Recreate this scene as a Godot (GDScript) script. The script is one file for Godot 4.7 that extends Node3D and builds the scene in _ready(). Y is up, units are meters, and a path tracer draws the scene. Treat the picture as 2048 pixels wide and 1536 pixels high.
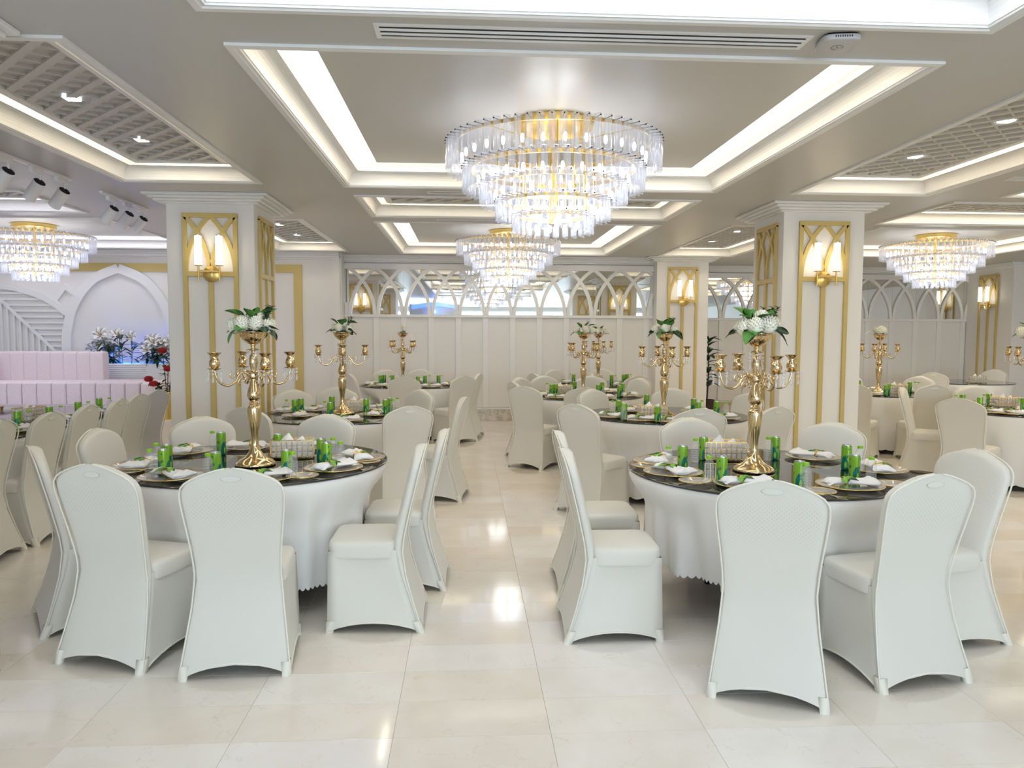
extends Node3D
# A banquet hall: round tables under crystal chandeliers, gold framed pillars, a mirror wall and a small stage.

var mat := {}          # materials by name
var meshes := {}       # shared meshes by name
var taken := {}        # names in use at top level
var rng := RandomNumberGenerator.new()

# ---------------------------------------------------------------- mesh building
class MB:
	var v := PackedVector3Array()
	var uv := PackedVector2Array()
	var ix := PackedInt32Array()
	var tie := []      # pairs of vertices that share a normal

	func _fix(first: int, ifirst: int, flip: int) -> void:
		# turns the chunk so that its faces look outward (flip 0: by volume, 1: as is, 2: reversed)
		var turn := flip == 2
		if flip == 0:
			var c := Vector3.ZERO
			for i in range(first, v.size()): c += v[i]
			c /= maxf(1.0, v.size() - first)
			var s := 0.0
			for k in range(ifirst, ix.size(), 3):
				s += (v[ix[k]] - c).dot((v[ix[k + 1]] - c).cross(v[ix[k + 2]] - c))
			turn = s > 0.0
		if turn:
			for k in range(ifirst, ix.size(), 3):
				var t := ix[k + 1]
				ix[k + 1] = ix[k + 2]
				ix[k + 2] = t

	func grid(rows: Array, closed := false, flip := 0, uvs: Array = []) -> MB:
		var first := v.size()
		var ifirst := ix.size()
		var n: int = rows[0].size()
		var w := n + (1 if closed else 0)
		for r in rows.size():
			for c in w:
				v.append(rows[r][c % n])
				uv.append(uvs[r][c] if uvs else Vector2(float(c) / (w - 1), float(r) / maxf(1, rows.size() - 1)))
			if closed: tie.append([first + r * w, first + r * w + n])
		for r in rows.size() - 1:
			for c in w - 1:
				var a := first + r * w + c
				if v[a].distance_squared_to(v[a + w]) < 1e-14 and v[a + 1].distance_squared_to(v[a + w + 1]) < 1e-14: continue
				ix.append_array([a, a + 1, a + w, a + 1, a + w + 1, a + w])
		_fix(first, ifirst, flip)
		return self

	func poly(p: Array) -> void:   # one flat face (a fan), points clockwise as seen from outside
		var f := v.size()
		for q in p:
			v.append(q)
			uv.append(Vector2(q.x, q.z))
		for k in range(1, p.size() - 1): ix.append_array([f, f + k, f + k + 1])

	func box(c: Vector3, s: Vector3, b := 0.0, basis := Basis()) -> MB:
		var h := s * 0.5
		b = minf(b, minf(h.x, minf(h.y, h.z)) * 0.9)
		var first := v.size()
		var ifirst := ix.size()
		var P := func(x: float, y: float, z: float) -> Vector3: return c + basis * Vector3(x, y, z)
		for ax in 3:
			for sg in [-1.0, 1.0]:
				var q := []
				for k in [[-1, -1], [1, -1], [1, 1], [-1, 1]]:
					var e := Vector3.ZERO
					e[ax] = sg * h[ax]
					e[(ax + 1) % 3] = k[0] * (h[(ax + 1) % 3] - b)
					e[(ax + 2) % 3] = k[1] * (h[(ax + 2) % 3] - b)
					q.append(P.call(e.x, e.y, e.z))
				if sg > 0: q.reverse()
				poly(q)
		if b > 0.0:
			for ax in 3:
				var a1 := (ax + 1) % 3
				var a2 := (ax + 2) % 3
				for s1 in [-1.0, 1.0]:
					for s2 in [-1.0, 1.0]:
						var q := []
						for k in [[0, -1], [0, 1], [1, 1], [1, -1]]:
							var e := Vector3.ZERO
							e[ax] = k[1] * (h[ax] - b)
							e[a1] = s1 * (h[a1] - (b if k[0] == 0 else 0.0))
							e[a2] = s2 * (h[a2] - (0.0 if k[0] == 0 else b))
							q.append(P.call(e.x, e.y, e.z))
						if s1 * s2 < 0: q.reverse()
						poly(q)
			for sx in [-1.0, 1.0]:
				for sy in [-1.0, 1.0]:
					for sz in [-1.0, 1.0]:
						var q := [P.call(sx * h.x, sy * (h.y - b), sz * (h.z - b)), P.call(sx * (h.x - b), sy * h.y, sz * (h.z - b)), P.call(sx * (h.x - b), sy * (h.y - b), sz * h.z)]
						if sx * sy * sz > 0: q.reverse()
						poly(q)
		return self

	# a profile of (radius, height) turned round the y axis; sharp corners stay sharp
	func lathe(p: PackedVector2Array, seg := 24, at := Vector3.ZERO, flip := 0) -> MB:
		var rows := []
		var vs := []
		var L := 0.0
		for i in p.size():
			if i > 0: L += p[i].distance_to(p[i - 1])
			var ring := PackedVector3Array()
			for k in seg:
				var a := TAU * k / seg
				ring.append(at + Vector3(p[i].x * cos(a), p[i].y, p[i].x * sin(a)))
			rows.append(ring)
			vs.append(L)
			if i > 0 and i < p.size() - 1 and absf((p[i] - p[i - 1]).angle_to(p[i + 1] - p[i])) > 0.7:
				rows.append(ring)
				vs.append(L)
		var uvs := []
		for r in rows.size():
			var row := PackedVector2Array()
			for k in seg + 1: row.append(Vector2(1.0 - float(k) / seg, 1.0 - vs[r] / maxf(L, 1e-6)))
			uvs.append(row)
		return grid(rows, true, flip, uvs)

	func tube(path: PackedVector3Array, rad: Variant, seg := 8, loop := false) -> MB:
		var rows := []
		var n := path.size()
		var side := Vector3.ZERO
		for i in n:
			var t := (path[(i + 1) % n] - path[(i - 1 + n) % n]) if loop else (path[mini(i + 1, n - 1)] - path[maxi(i - 1, 0)])
			t = t.normalized()
			if side == Vector3.ZERO: side = t.cross(Vector3.UP if absf(t.y) < 0.9 else Vector3.RIGHT).normalized()
			side = (side - t * side.dot(t)).normalized()
			var up := side.cross(t)
			var r: float = rad if rad is float else rad[i]
			var ring := PackedVector3Array()
			for k in seg:
				var a := TAU * k / seg
				ring.append(path[i] + (side * cos(a) + up * sin(a)) * r)
			rows.append(ring)
		if loop: rows.append(rows[0])
		else:
			var a := PackedVector3Array()
			var b := PackedVector3Array()
			for k in seg:
				a.append(path[0])
				b.append(path[n - 1])
			rows = [a, rows[0]] + rows + [rows[n - 1], b]
		return grid(rows, true)

	# a flat bar of rectangular section along a line in the xy plane, from z0 to z1
	func bar(path: PackedVector2Array, width: float, z0: float, z1: float, loop := false) -> MB:
		var rows := []
		var n := path.size()
		for i in n:
			var a := (path[i] - path[(i - 1 + n) % n]) if (loop or i > 0) else (path[1] - path[0])
			var b := (path[(i + 1) % n] - path[i]) if (loop or i < n - 1) else a
			a = a.normalized()
			b = b.normalized()
			var m := (a + b).normalized()
			var nn := Vector2(-m.y, m.x) * (width * 0.5 / maxf(0.35, m.dot(a)))
			var l := path[i] + nn
			var r := path[i] - nn
			rows.append([Vector3(l.x, l.y, z0), Vector3(r.x, r.y, z0), Vector3(r.x, r.y, z1), Vector3(l.x, l.y, z1)])
		if loop: rows.append(rows[0])
		var first := v.size()
		var ifirst := ix.size()
		for i in rows.size() - 1:
			for k in 4:
				poly([rows[i][k], rows[i][(k + 1) % 4], rows[i + 1][(k + 1) % 4], rows[i + 1][k]])
		if not loop:
			poly([rows[0][3], rows[0][2], rows[0][1], rows[0][0]])
			poly(rows[rows.size() - 1])
		_fix(first, ifirst, 0)
		return self

	func ball(c: Vector3, r: Vector3, seg := 12) -> MB:
		var rows := []
		for i in seg / 2 + 1:
			var a := PI * i / (seg / 2)
			var ring := PackedVector3Array()
			for k in seg:
				var b := TAU * k / seg
				ring.append(c + r * Vector3(sin(a) * cos(b), cos(a), sin(a) * sin(b)))
			rows.append(ring)
		return grid(rows, true)

	func add(o: MB, t: Transform3D) -> MB:
		var f := v.size()
		for p in o.v: v.append(t * p)
		uv.append_array(o.uv)
		for i in o.ix: ix.append(f + i)
		for p in o.tie: tie.append([p[0] + f, p[1] + f])
		return self

	func mesh() -> ArrayMesh:
		var n := PackedVector3Array()
		n.resize(v.size())
		for k in range(0, ix.size(), 3):
			var a := v[ix[k]]
			var f := (v[ix[k + 2]] - a).cross(v[ix[k + 1]] - a)
			n[ix[k]] += f
			n[ix[k + 1]] += f
			n[ix[k + 2]] += f
		for p in tie:
			var s := n[p[0]] + n[p[1]]
			n[p[0]] = s
			n[p[1]] = s
		for i in n.size(): n[i] = n[i].normalized() if n[i].length_squared() > 1e-24 else Vector3.UP
		var arr := []
		arr.resize(Mesh.ARRAY_MAX)
		arr[Mesh.ARRAY_VERTEX] = v
		arr[Mesh.ARRAY_NORMAL] = n
		arr[Mesh.ARRAY_TEX_UV] = uv
		arr[Mesh.ARRAY_INDEX] = ix
		var m := ArrayMesh.new()
		m.add_surface_from_arrays(Mesh.PRIMITIVE_TRIANGLES, arr)
		return m

# ---------------------------------------------------------------- naming
func numbered(called: String) -> String:
	var n: int = taken.get(called, 0)
	taken[called] = n + 1
	return called if n == 0 else "%s_%03d" % [called, n]

func tag(o: Node, label: String, category: String, group := "") -> void:
	o.set_meta("label", label)
	o.set_meta("category", category)
	if group: o.set_meta("group", group)

func thing(called: String, label: String, category: String, at := Vector3.ZERO, turn := 0.0, group := "") -> Node3D:
	var o := Node3D.new()
	o.name = numbered(called)
	add_child(o)
	o.position = at
	o.rotation.y = turn
	tag(o, label, category, group)
	return o

func struct(called: String, label: String, category := "") -> Node3D:
	var o := Node3D.new()
	o.name = called
	add_child(o)
	o.set_meta("kind", "structure")
	o.set_meta("label", label)
	if category: o.set_meta("category", category)
	return o

func part(called: String, shape: Variant, m: String, parent: Node, at := Transform3D()) -> MeshInstance3D:
	var o := MeshInstance3D.new()
	o.name = called
	o.mesh = shape.mesh() if shape is MB else shape
	o.material_override = mat[m]
	o.transform = at
	parent.add_child(o, true)
	var n := 1
	while str(o.name) != called and not str(o.name).begins_with(called + "_"):   # «leg2» becomes «leg_001»
		if not parent.has_node("%s_%03d" % [called, n]): o.name = "%s_%03d" % [called, n]
		n += 1
	return o

func solo(called: String, shape: Variant, m: String, label: String, category: String, at := Vector3.ZERO, turn := 0.0, group := "") -> MeshInstance3D:
	var o := MeshInstance3D.new()
	o.name = numbered(called)
	o.mesh = shape.mesh() if shape is MB else shape
	o.material_override = mat[m]
	add_child(o)
	o.position = at
	o.rotation.y = turn
	tag(o, label, category, group)
	return o

func dup(src: Node3D, called: String, label: String, at: Vector3, turn := 0.0) -> Node3D:
	var r: Node3D = src.duplicate()
	r.name = numbered(called)
	add_child(r)
	r.position = at
	r.rotation.y = turn
	r.set_meta("label", label)
	return r

func T(x: float, y: float, z: float, turn := 0.0) -> Transform3D:
	return Transform3D(Basis(Vector3.UP, turn), Vector3(x, y, z))

func pv(a: Array) -> PackedVector2Array:
	var p := PackedVector2Array()
	for q in a: p.append(Vector2(q[0], q[1]))
	return p

func lerp_table(tab: Array, y: float) -> float:   # rows of [y, value], y falling
	if y >= tab[0][0]: return tab[0][1]
	for i in range(1, tab.size()):
		if y >= tab[i][0]:
			var t: float = (y - tab[i][0]) / (tab[i - 1][0] - tab[i][0])
			return lerpf(tab[i][1], tab[i - 1][1], t)
	return tab[tab.size() - 1][1]

const ORD := ["first", "second", "third", "fourth", "fifth", "sixth", "seventh", "eighth", "ninth", "tenth"]

# ---------------------------------------------------------------- materials
func m_plain(called: String, c: Color, rough := 0.5, metal := 0.0, spec := 0.5) -> StandardMaterial3D:
	var m := StandardMaterial3D.new()
	m.resource_name = called
	m.albedo_color = c
	m.roughness = rough
	m.metallic = metal
	m.metallic_specular = spec
	mat[called] = m
	return m

func m_glow(called: String, c: Color, e: float) -> void:
	var m := m_plain(called, Color(0.9, 0.9, 0.9), 0.6)
	m.emission_enabled = true
	m.emission = c
	m.emission_energy_multiplier = e

func m_glass(called: String, c: Color, alpha: float, rough := 0.03) -> StandardMaterial3D:
	var m := m_plain(called, Color(c.r, c.g, c.b, alpha), rough)
	m.transparency = BaseMaterial3D.TRANSPARENCY_ALPHA
	return m

func noise_tex(seed_: int, freq: float, stops: Array, kind := FastNoiseLite.TYPE_SIMPLEX_SMOOTH, fractal := FastNoiseLite.FRACTAL_FBM, warp := 0.0, size := 512) -> NoiseTexture2D:
	var n := FastNoiseLite.new()
	n.seed = seed_
	n.noise_type = kind
	n.frequency = freq
	n.fractal_type = fractal
	n.fractal_octaves = 5
	if warp > 0.0:
		n.domain_warp_enabled = true
		n.domain_warp_amplitude = warp
		n.domain_warp_frequency = freq * 0.8
	var t := NoiseTexture2D.new()
	t.width = size
	t.height = size
	t.seamless = true
	t.noise = n
	var g := Gradient.new()
	g.offsets = PackedFloat32Array(stops.map(func(s): return s[0]))
	g.colors = PackedColorArray(stops.map(func(s): return s[1]))
	t.color_ramp = g
	return t

func make_materials() -> void:
	m_plain("ceiling_paint", Color8(200, 198, 193), 0.38, 0.0, 0.5)
	m_plain("stretch_ceiling", Color8(206, 204, 199), 0.34, 0.0, 0.5)
	m_plain("white_trim", Color8(240, 239, 236), 0.42)
	m_plain("wall_paint", Color8(238, 235, 230), 0.5)
	m_plain("lattice_paint", Color8(212, 210, 206), 0.5)
	m_plain("gold_paint", Color8(206, 182, 114), 0.42, 0.25)
	m_plain("gold_metal", Color8(222, 198, 154), 0.13, 1.0)
	m_plain("gold_leafed", Color8(236, 204, 122), 0.22, 1.0)
	m_plain("brass", Color8(222, 188, 112), 0.28, 1.0)
	m_plain("mirror", Color8(226, 228, 226), 0.015, 1.0)
	m_plain("black_glass", Color8(10, 11, 13), 0.045, 0.0, 0.85)
	m_plain("dark_slot", Color8(16, 18, 28), 0.7)
	m_plain("silver", Color8(205, 207, 210), 0.22, 1.0)
	m_plain("table_wood", Color8(58, 48, 42), 0.5)
	m_plain("leaf", Color8(84, 142, 58), 0.5)
	m_plain("dark_leaf", Color8(34, 72, 42), 0.45)
	m_plain("lily_leaf", Color8(44, 84, 46), 0.45)
	m_plain("cream_petal", Color8(250, 249, 232), 0.6)
	m_plain("white_petal", Color8(242, 242, 238), 0.55)
	m_plain("red_petal", Color8(176, 22, 26), 0.5)
	m_plain("stamen", Color8(196, 150, 60), 0.6)
	m_plain("pink_velvet", Color8(243, 230, 233), 0.75)
	mat["pink_velvet"].rim_enabled = true
	mat["pink_velvet"].rim = 0.5
	m_plain("oak", Color8(204, 154, 84), 0.4)
	m_plain("green_cap", Color8(142, 204, 38), 0.35)
	m_plain("ribbon_green", Color8(120, 186, 62), 0.5)
	m_plain("tissue_paper", Color8(246, 246, 246), 0.8)
	m_plain("candle_wax", Color8(244, 240, 230), 0.5)
	m_plain("stage_white", Color8(236, 232, 228), 0.25)
	m_plain("lamp_white", Color8(244, 241, 244), 0.4)
	m_plain("bronze_pin", Color8(60, 50, 40), 0.4, 0.6)
	m_plain("soil", Color8(40, 34, 28), 0.9)
	m_plain("device_grey", Color8(196, 194, 192), 0.45)
	m_plain("logo_grey", Color8(120, 118, 116), 0.5)
	m_glass("crystal", Color8(236, 241, 255), 0.24, 0.06)
	m_glass("bottle_plastic", Color8(240, 246, 248), 0.1, 0.04)
	m_glass("plate_glass", Color8(234, 230, 222), 0.34, 0.05)
	m_glass("crystal_tile", Color8(246, 242, 236), 0.55, 0.05)
	m_glass("bead_glass", Color8(246, 246, 250), 0.3, 0.03)
	m_glow("chandelier_led", Color(0.88, 0.91, 1.0), 3.8)
	m_glow("cove_warm", Color(1.0, 0.975, 0.945), 0.85)
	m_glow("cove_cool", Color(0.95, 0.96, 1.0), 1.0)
	m_glow("sconce_tube", Color(1.0, 0.97, 0.92), 0.85)
	m_glow("blue_led", Color(0.13, 0.42, 1.0), 1.6)
	m_glow("window_daylight", Color(0.84, 0.92, 1.0), 0.7)
	m_glow("spot_lens", Color(0.95, 0.93, 1.0), 4.0)
	# stretch fabric: plain, and the mesh weave printed on the upper back
	var fab := m_plain("chair_fabric", Color8(226, 224, 214), 0.62)
	fab.rim_enabled = true
	fab.rim = 0.35
	var im := Image.create(256, 256, false, Image.FORMAT_RGB8)
	for y in 256:
		for x in 256:
			var u := x / 256.0
			var h := 1.0 - y / 256.0
			var a := absf(fposmod((u + h * 2.0) * 26.0, 1.0) - 0.5) * 2.0
			var b := absf(fposmod((u - h * 2.0) * 26.0, 1.0) - 0.5) * 2.0
			var hole := clampf((minf(a, b) - 0.45) * 4.0, 0.0, 1.0)
			var zone := clampf((h - 0.6) * 9.0, 0.0, 1.0) * clampf((0.86 - h) * 14.0, 0.0, 1.0) * clampf((0.43 - absf(u - 0.5)) * 12.0, 0.0, 1.0)
			var k := 1.0 - 0.06 * hole * zone
			im.set_pixel(x, y, Color8(int(226 * k), int(224 * k), int(214 * k)))
	var back: StandardMaterial3D = fab.duplicate()
	back.albedo_color = Color.WHITE
	back.albedo_texture = ImageTexture.create_from_image(im)
	mat["back_fabric"] = back
	var foot := m_plain("foot_fabric", Color8(238, 236, 222), 0.6)
	foot.rim_enabled = true
	foot.rim = 0.3
	var cl := m_plain("table_linen", Color8(244, 243, 240), 0.7)
	cl.rim_enabled = true
	cl.rim = 0.3
	var nap := m_plain("napkin_cloth", Color8(246, 246, 246), 0.7)
	# marble: five tones of polished cream stone with thin veins
	var tones := [[243, 237, 226], [246, 242, 234], [240, 233, 220], [248, 245, 240], [244, 238, 227]]
	var tex := []
	for k in 2:
		tex.append(noise_tex(11 + k, 0.006, [[0.0, Color(0.955, 0.945, 0.93)], [0.49, Color(0.985, 0.98, 0.975)], [0.5, Color(0.945, 0.93, 0.905)], [0.508, Color(0.985, 0.98, 0.975)], [1.0, Color(1, 1, 1)]], FastNoiseLite.TYPE_SIMPLEX_SMOOTH, FastNoiseLite.FRACTAL_FBM, 40.0, 1024))
	for k in 5:
		var m := m_plain("marble_%d" % k, Color8(tones[k][0], tones[k][1], tones[k][2]), 0.085, 0.0, 0.55)
		m.albedo_texture = tex[k % 2]
		m.uv1_triplanar = true
		m.uv1_world_triplanar = true
		m.uv1_scale = Vector3(0.34, 0.34, 0.34)
		m.uv1_offset = Vector3(0.13 * k, 0.0, 0.29 * k)
	var sk := m_plain("skirting_marble", Color8(226, 218, 204), 0.2)
	sk.albedo_texture = noise_tex(31, 0.012, [[0.0, Color(0.8, 0.78, 0.74)], [0.45, Color(0.98, 0.98, 0.97)], [0.5, Color(0.7, 0.68, 0.62)], [0.54, Color(0.97, 0.97, 0.96)], [1.0, Color(1, 1, 1)]], FastNoiseLite.TYPE_SIMPLEX_SMOOTH, FastNoiseLite.FRACTAL_FBM, 30.0, 512)
	sk.uv1_triplanar = true
	sk.uv1_world_triplanar = true
	sk.uv1_scale = Vector3(1.2, 1.2, 1.2)
	var velvet: StandardMaterial3D = mat["pink_velvet"]
	velvet.albedo_texture = noise_tex(41, 0.03, [[0.0, Color(0.96, 0.95, 0.96)], [1.0, Color(1, 1, 1)]])
	velvet.uv1_triplanar = true
	velvet.uv1_scale = Vector3(2, 2, 2)
	var can := m_plain("can_print", Color.WHITE, 0.25, 0.15)
	can.albedo_texture = ImageTexture.create_from_image(can_image())

# the printed side of the drink can: lime green, a teal wave, a slice of lime and the word as it stands there
func can_image() -> Image:
	var w := 384
	var h := 256
	var im := Image.create(w, h, false, Image.FORMAT_RGB8)
	for y in h:
		for x in w:
			var u := fposmod(x / 128.0, 1.0)     # the design repeats three times round the can
			var t := 1.0 - y / float(h)
			var c := Color8(150, 198, 58).lerp(Color8(112, 174, 46), 0.5 + 0.5 * sin(u * TAU * 3.0) * (1.0 - t))
			var wave := 0.44 + 0.14 * sin((u - 0.1) * TAU) - (u - 0.5) * 0.1
			if t < wave and u < 0.72: c = Color8(22, 140, 112).lerp(Color8(14, 108, 92), clampf((wave - t) * 3.0, 0.0, 1.0))
			if t < wave and t > wave - 0.02 and u < 0.72: c = Color8(24, 160, 150)
			var d := Vector2((u - 0.44) * 1.2, t - 0.24).length()
			if d < 0.15: c = Color8(150, 206, 52) if d < 0.125 else Color8(92, 160, 40)
			if d < 0.12 and absf(fposmod(atan2(t - 0.24, u - 0.44) / TAU * 8.0, 1.0) - 0.5) > 0.44: c = Color8(196, 226, 120)
			if t < 0.03: c = Color8(40, 96, 40)
			if Vector2(u - 0.68, (t - 0.87) * 1.6).length() < 0.045: c = Color8(22, 44, 40)
			im.set_pixel(x, y, c)
	var glyph := {"K": "10001 10010 10100 11000 10100 10010 10001", "i": "00100 00000 00100 00100 00100 00100 00100", "n": "00000 00000 11110 10001 10001 10001 10001", "z": "00000 00000 11111 00010 00100 01000 11111", "a": "00000 00000 01110 00001 01111 10001 01111"}
	for rep in 3:
		var px := rep * 128 + 22
		var n := 0
		for ch in ["K", "i", "n", "z", "a"]:
			var rows: PackedStringArray = glyph[ch].split(" ")
			for r in 7:
				for c in 5:
					if rows[r][c] == "1":
						for dy in 5:
							for dx in 4:
								var X := px + n * 17 + c * 3 + dx + (6 - r)
								var Y := 104 + r * 5 + dy - n * 6
								im.set_pixel(clampi(X, 0, w - 1), clampi(Y, 0, h - 1), Color8(18, 34, 78))
			n += 1
	return im

# ---------------------------------------------------------------- the room
const CEIL := 2.9
const ROOM := [-9.5, 12.0, -14.7, 12.0]      # x from, x to, z from, z to
const TRAYS := [   # x0, x1, z0, z1, lattice, label
	[-1.105, 2.33, -7.08, -3.7, false, "square coffered ceiling tray round the big chandelier in the middle"],
	[-1.08, 2.33, -8.85, -7.57, true, "narrow lattice ceiling tray between the two chandeliers over the aisle"],
	[-1.1, 2.37, -12.87, -9.28, false, "square ceiling tray round the chandelier before the mirror wall"],
	[-3.06, -1.875, -6.98, -3.67, true, "long lattice ceiling tray before the stage-side pillar, beside the track lights"],
	[-3.1, -1.97, -12.6, -9.2, true, "lattice ceiling tray behind the stage-side pillar"],
	[3.11, 4.41, -7.08, -3.67, true, "long lattice ceiling tray before the pillar across the aisle"],
	[3.29, 4.56, -12.85, -9.21, true, "lattice ceiling tray behind the pillar across the aisle"],
	[-1.1, 2.3, -3.27, 0.3, false, "coffered ceiling tray cut by the top of the picture, past the long air slot"],
	[-1.1, 2.3, 0.75, 4.1, false, "coffered ceiling tray behind the camera"],
	[5.2, 8.7, -7.08, -3.67, false, "ceiling tray of the far side bay, only a corner showing"],
	[4.95, 8.7, -8.9, -7.45, true, "narrow lattice ceiling tray before the side bay's chandelier"],
	[5.2, 8.7, -12.6, -9.28, false, "ceiling tray round the chandelier of the side bay"],
	[-7.7, -4.3, -8.85, -7.57, true, "narrow lattice ceiling tray behind the track spotlights"],
	[-7.7, -4.3, -12.5, -9.28, false, "ceiling tray round the chandelier before the stage wall"],
]

func area(called: String, at: Vector3, size: Vector2, energy: float, col: Color, basis: Basis) -> void:
	var l := AreaLight3D.new()
	l.name = called
	l.area_size = size
	l.light_energy = energy
	l.light_color = col
	l.area_range = 30.0
	l.area_attenuation = 2.0
	l.shadow_enabled = true
	l.transform = Transform3D(basis, at)
	add_child(l, true)

const DOWN := Basis(Vector3(1, 0, 0), Vector3(0, 0, -1), Vector3(0, 1, 0))    # -z of the light looks down

func make_camera_and_light() -> void:
	var cam := Camera3D.new()
	cam.name = "camera"
	cam.fov = rad_to_deg(2.0 * atan(768.0 / 1500.0))
	cam.transform = Transform3D(Basis(Vector3(0.998221, 0.003991, 0.059489), Vector3(0.0000217, 0.997733, -0.0673), Vector3(-0.059622, 0.067181, 0.995958)).orthonormalized(), Vector3(0, 1.55, 0))
	cam.near = 0.05
	cam.far = 100.0
	add_child(cam)
	cam.current = true
	var we := WorldEnvironment.new()
	we.name = "environment"
	var e := Environment.new()
	e.background_mode = Environment.BG_COLOR
	e.background_color = Color(0.5, 0.55, 0.6)
	e.tonemap_mode = Environment.TONE_MAPPER_LINEAR
	e.tonemap_exposure = 1.44
	e.sdfgi_enabled = true
	e.ssao_enabled = true
	e.ssil_enabled = true
	we.environment = e
	add_child(we)
	# cool daylight through the glazed front behind the camera
	area("daylight", Vector3(1.0, 1.4, 11.85), Vector2(16.0, 2.4), 66.0, Color(0.86, 0.93, 1.0), Basis())
	# light of the ceiling coves, one strip along each side of a tray
	for t in TRAYS:
		var w: float = t[1] - t[0]
		var d: float = t[3] - t[2]
		var cx: float = (t[0] + t[1]) * 0.5
		var cz: float = (t[2] + t[3]) * 0.5
		var k := 0.42
		var col := Color(1.0, 0.93, 0.8)
		if cx < -3.5: col = Color(0.94, 0.93, 1.0)
		if cx > 5.0: k = 0.8
		if cz > -3.0:      # the bay over the camera is lit brighter and cooler
			k = 0.75
			col = Color(0.9, 0.95, 1.0)
		var o := 0.21 if not t[4] else 0.165
		area("cove_strip_light", Vector3(t[0] + o, 3.05, cz), Vector2(0.1, d - 0.5), k * d / 3.4, col, DOWN)
		area("cove_strip_light", Vector3(t[1] - o, 3.05, cz), Vector2(0.1, d - 0.5), k * d / 3.4, col, DOWN)
		area("cove_strip_light", Vector3(cx, 3.05, t[2] + o), Vector2(w - 0.5, 0.1), k * w / 3.4, col, DOWN)
		area("cove_strip_light", Vector3(cx, 3.05, t[3] - o), Vector2(w - 0.5, 0.1), k * w / 3.4, col, DOWN)

func make_shell() -> void:
	# floor: a bed with polished marble tiles laid on it
	var fl := struct("floor", "polished cream marble floor of oblong tiles", "floor")
	part("screed", MB.new().box(Vector3(1.25, -0.07, -1.4), Vector3(21.7, 0.12, 26.9)), "skirting_marble", fl)
	var tiles := []
	var tw := 0.61
	var td := 0.285
	for i in range(-15, 18):
		for k in range(0, 52):
			var c := Vector2(-0.895 + tw * (i + 0.5), -14.2 + td * (k + 0.5))
			tiles.append(c)
	var seen := func(c: Vector2) -> float:
		var d := -c.y
		if d < 2.2: return 1e3
		var px := 934.0 + 1500.0 * c.x / d
		return d if px > -150.0 and px < 2200.0 else 1e3
	tiles.sort_custom(func(a, b): return seen.call(a) < seen.call(b))
	var one := MB.new().box(Vector3(0, -0.005, 0), Vector3(tw - 0.001, 0.01, td - 0.001), 0.0007).mesh()
	var far := MB.new()
	rng.seed = 5
	for n in tiles.size():
		if n < 290: part("tile", one, "marble_%d" % rng.randi_range(0, 4), fl, T(tiles[n].x, rng.randf_range(-0.0003, 0.0), tiles[n].y))
		else: far.box(Vector3(tiles[n].x, -0.005, tiles[n].y), Vector3(tw - 0.001, 0.01, td - 0.001))
	part("tile_field", far, "marble_4", fl).set_meta("kind", "stuff")
	# front part of the floor behind the camera
	part("tile_border", MB.new().box(Vector3(1.25, -0.005, 6.31), Vector3(21.4, 0.01, 11.36)), "marble_1", fl)
	# ceiling slab with the tray openings left out, and the roof above it
	var xs := [ROOM[0], ROOM[1]]
	var zs := [ROOM[2], ROOM[3]]
	for t in TRAYS:
		xs.append_array([t[0], t[1]])
		zs.append_array([t[2], t[3]])
	xs.sort()
	zs.sort()
	var cm := MB.new()
	for k in zs.size() - 1:
		if zs[k + 1] - zs[k] < 0.001: continue
		var run_from := 1e9
		for i in xs.size():
			var open := i == xs.size() - 1
			if not open:
				var m := Vector2((xs[i] + xs[i + 1]) * 0.5, (zs[k] + zs[k + 1]) * 0.5)
				for t in TRAYS:
					if m.x > t[0] and m.x < t[1] and m.y > t[2] and m.y < t[3]: open = true
			if not open and run_from > 1e8: run_from = xs[i]
			elif open and run_from < 1e8:
				cm.box(Vector3((run_from + xs[i]) * 0.5, CEIL + 0.02, (zs[k] + zs[k + 1]) * 0.5), Vector3(xs[i] - run_from, 0.04, zs[k + 1] - zs[k]))
				run_from = 1e9
	var ce := struct("ceiling", "white gloss ceiling with square light trays cut into it", "ceiling")
	part("slab", cm, "ceiling_paint", ce)
	part("roof", MB.new().box(Vector3(1.25, 3.34, -1.4), Vector3(21.7, 0.1, 26.9)), "ceiling_paint", ce)
	var n := 1
	for t in TRAYS:
		make_tray(t, n)
		n += 1

func ring_profile(x0: float, x1: float, z0: float, z1: float, prof: PackedVector2Array) -> MB:
	# sweeps a profile of (inset, height) round a rectangle, mitred at the corners
	var m := MB.new()
	for side in 4:
		var rows := []
		for p in prof:
			var a := [Vector3(x0 + p.x, p.y, z0 + p.x), Vector3(x1 - p.x, p.y, z0 + p.x), Vector3(x1 - p.x, p.y, z1 - p.x), Vector3(x0 + p.x, p.y, z1 - p.x)]
			rows.append(PackedVector3Array([a[side], a[(side + 1) % 4]]))
		for r in rows.size() - 1: m.grid([rows[r], rows[r + 1]], false, 2)
	return m

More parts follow.
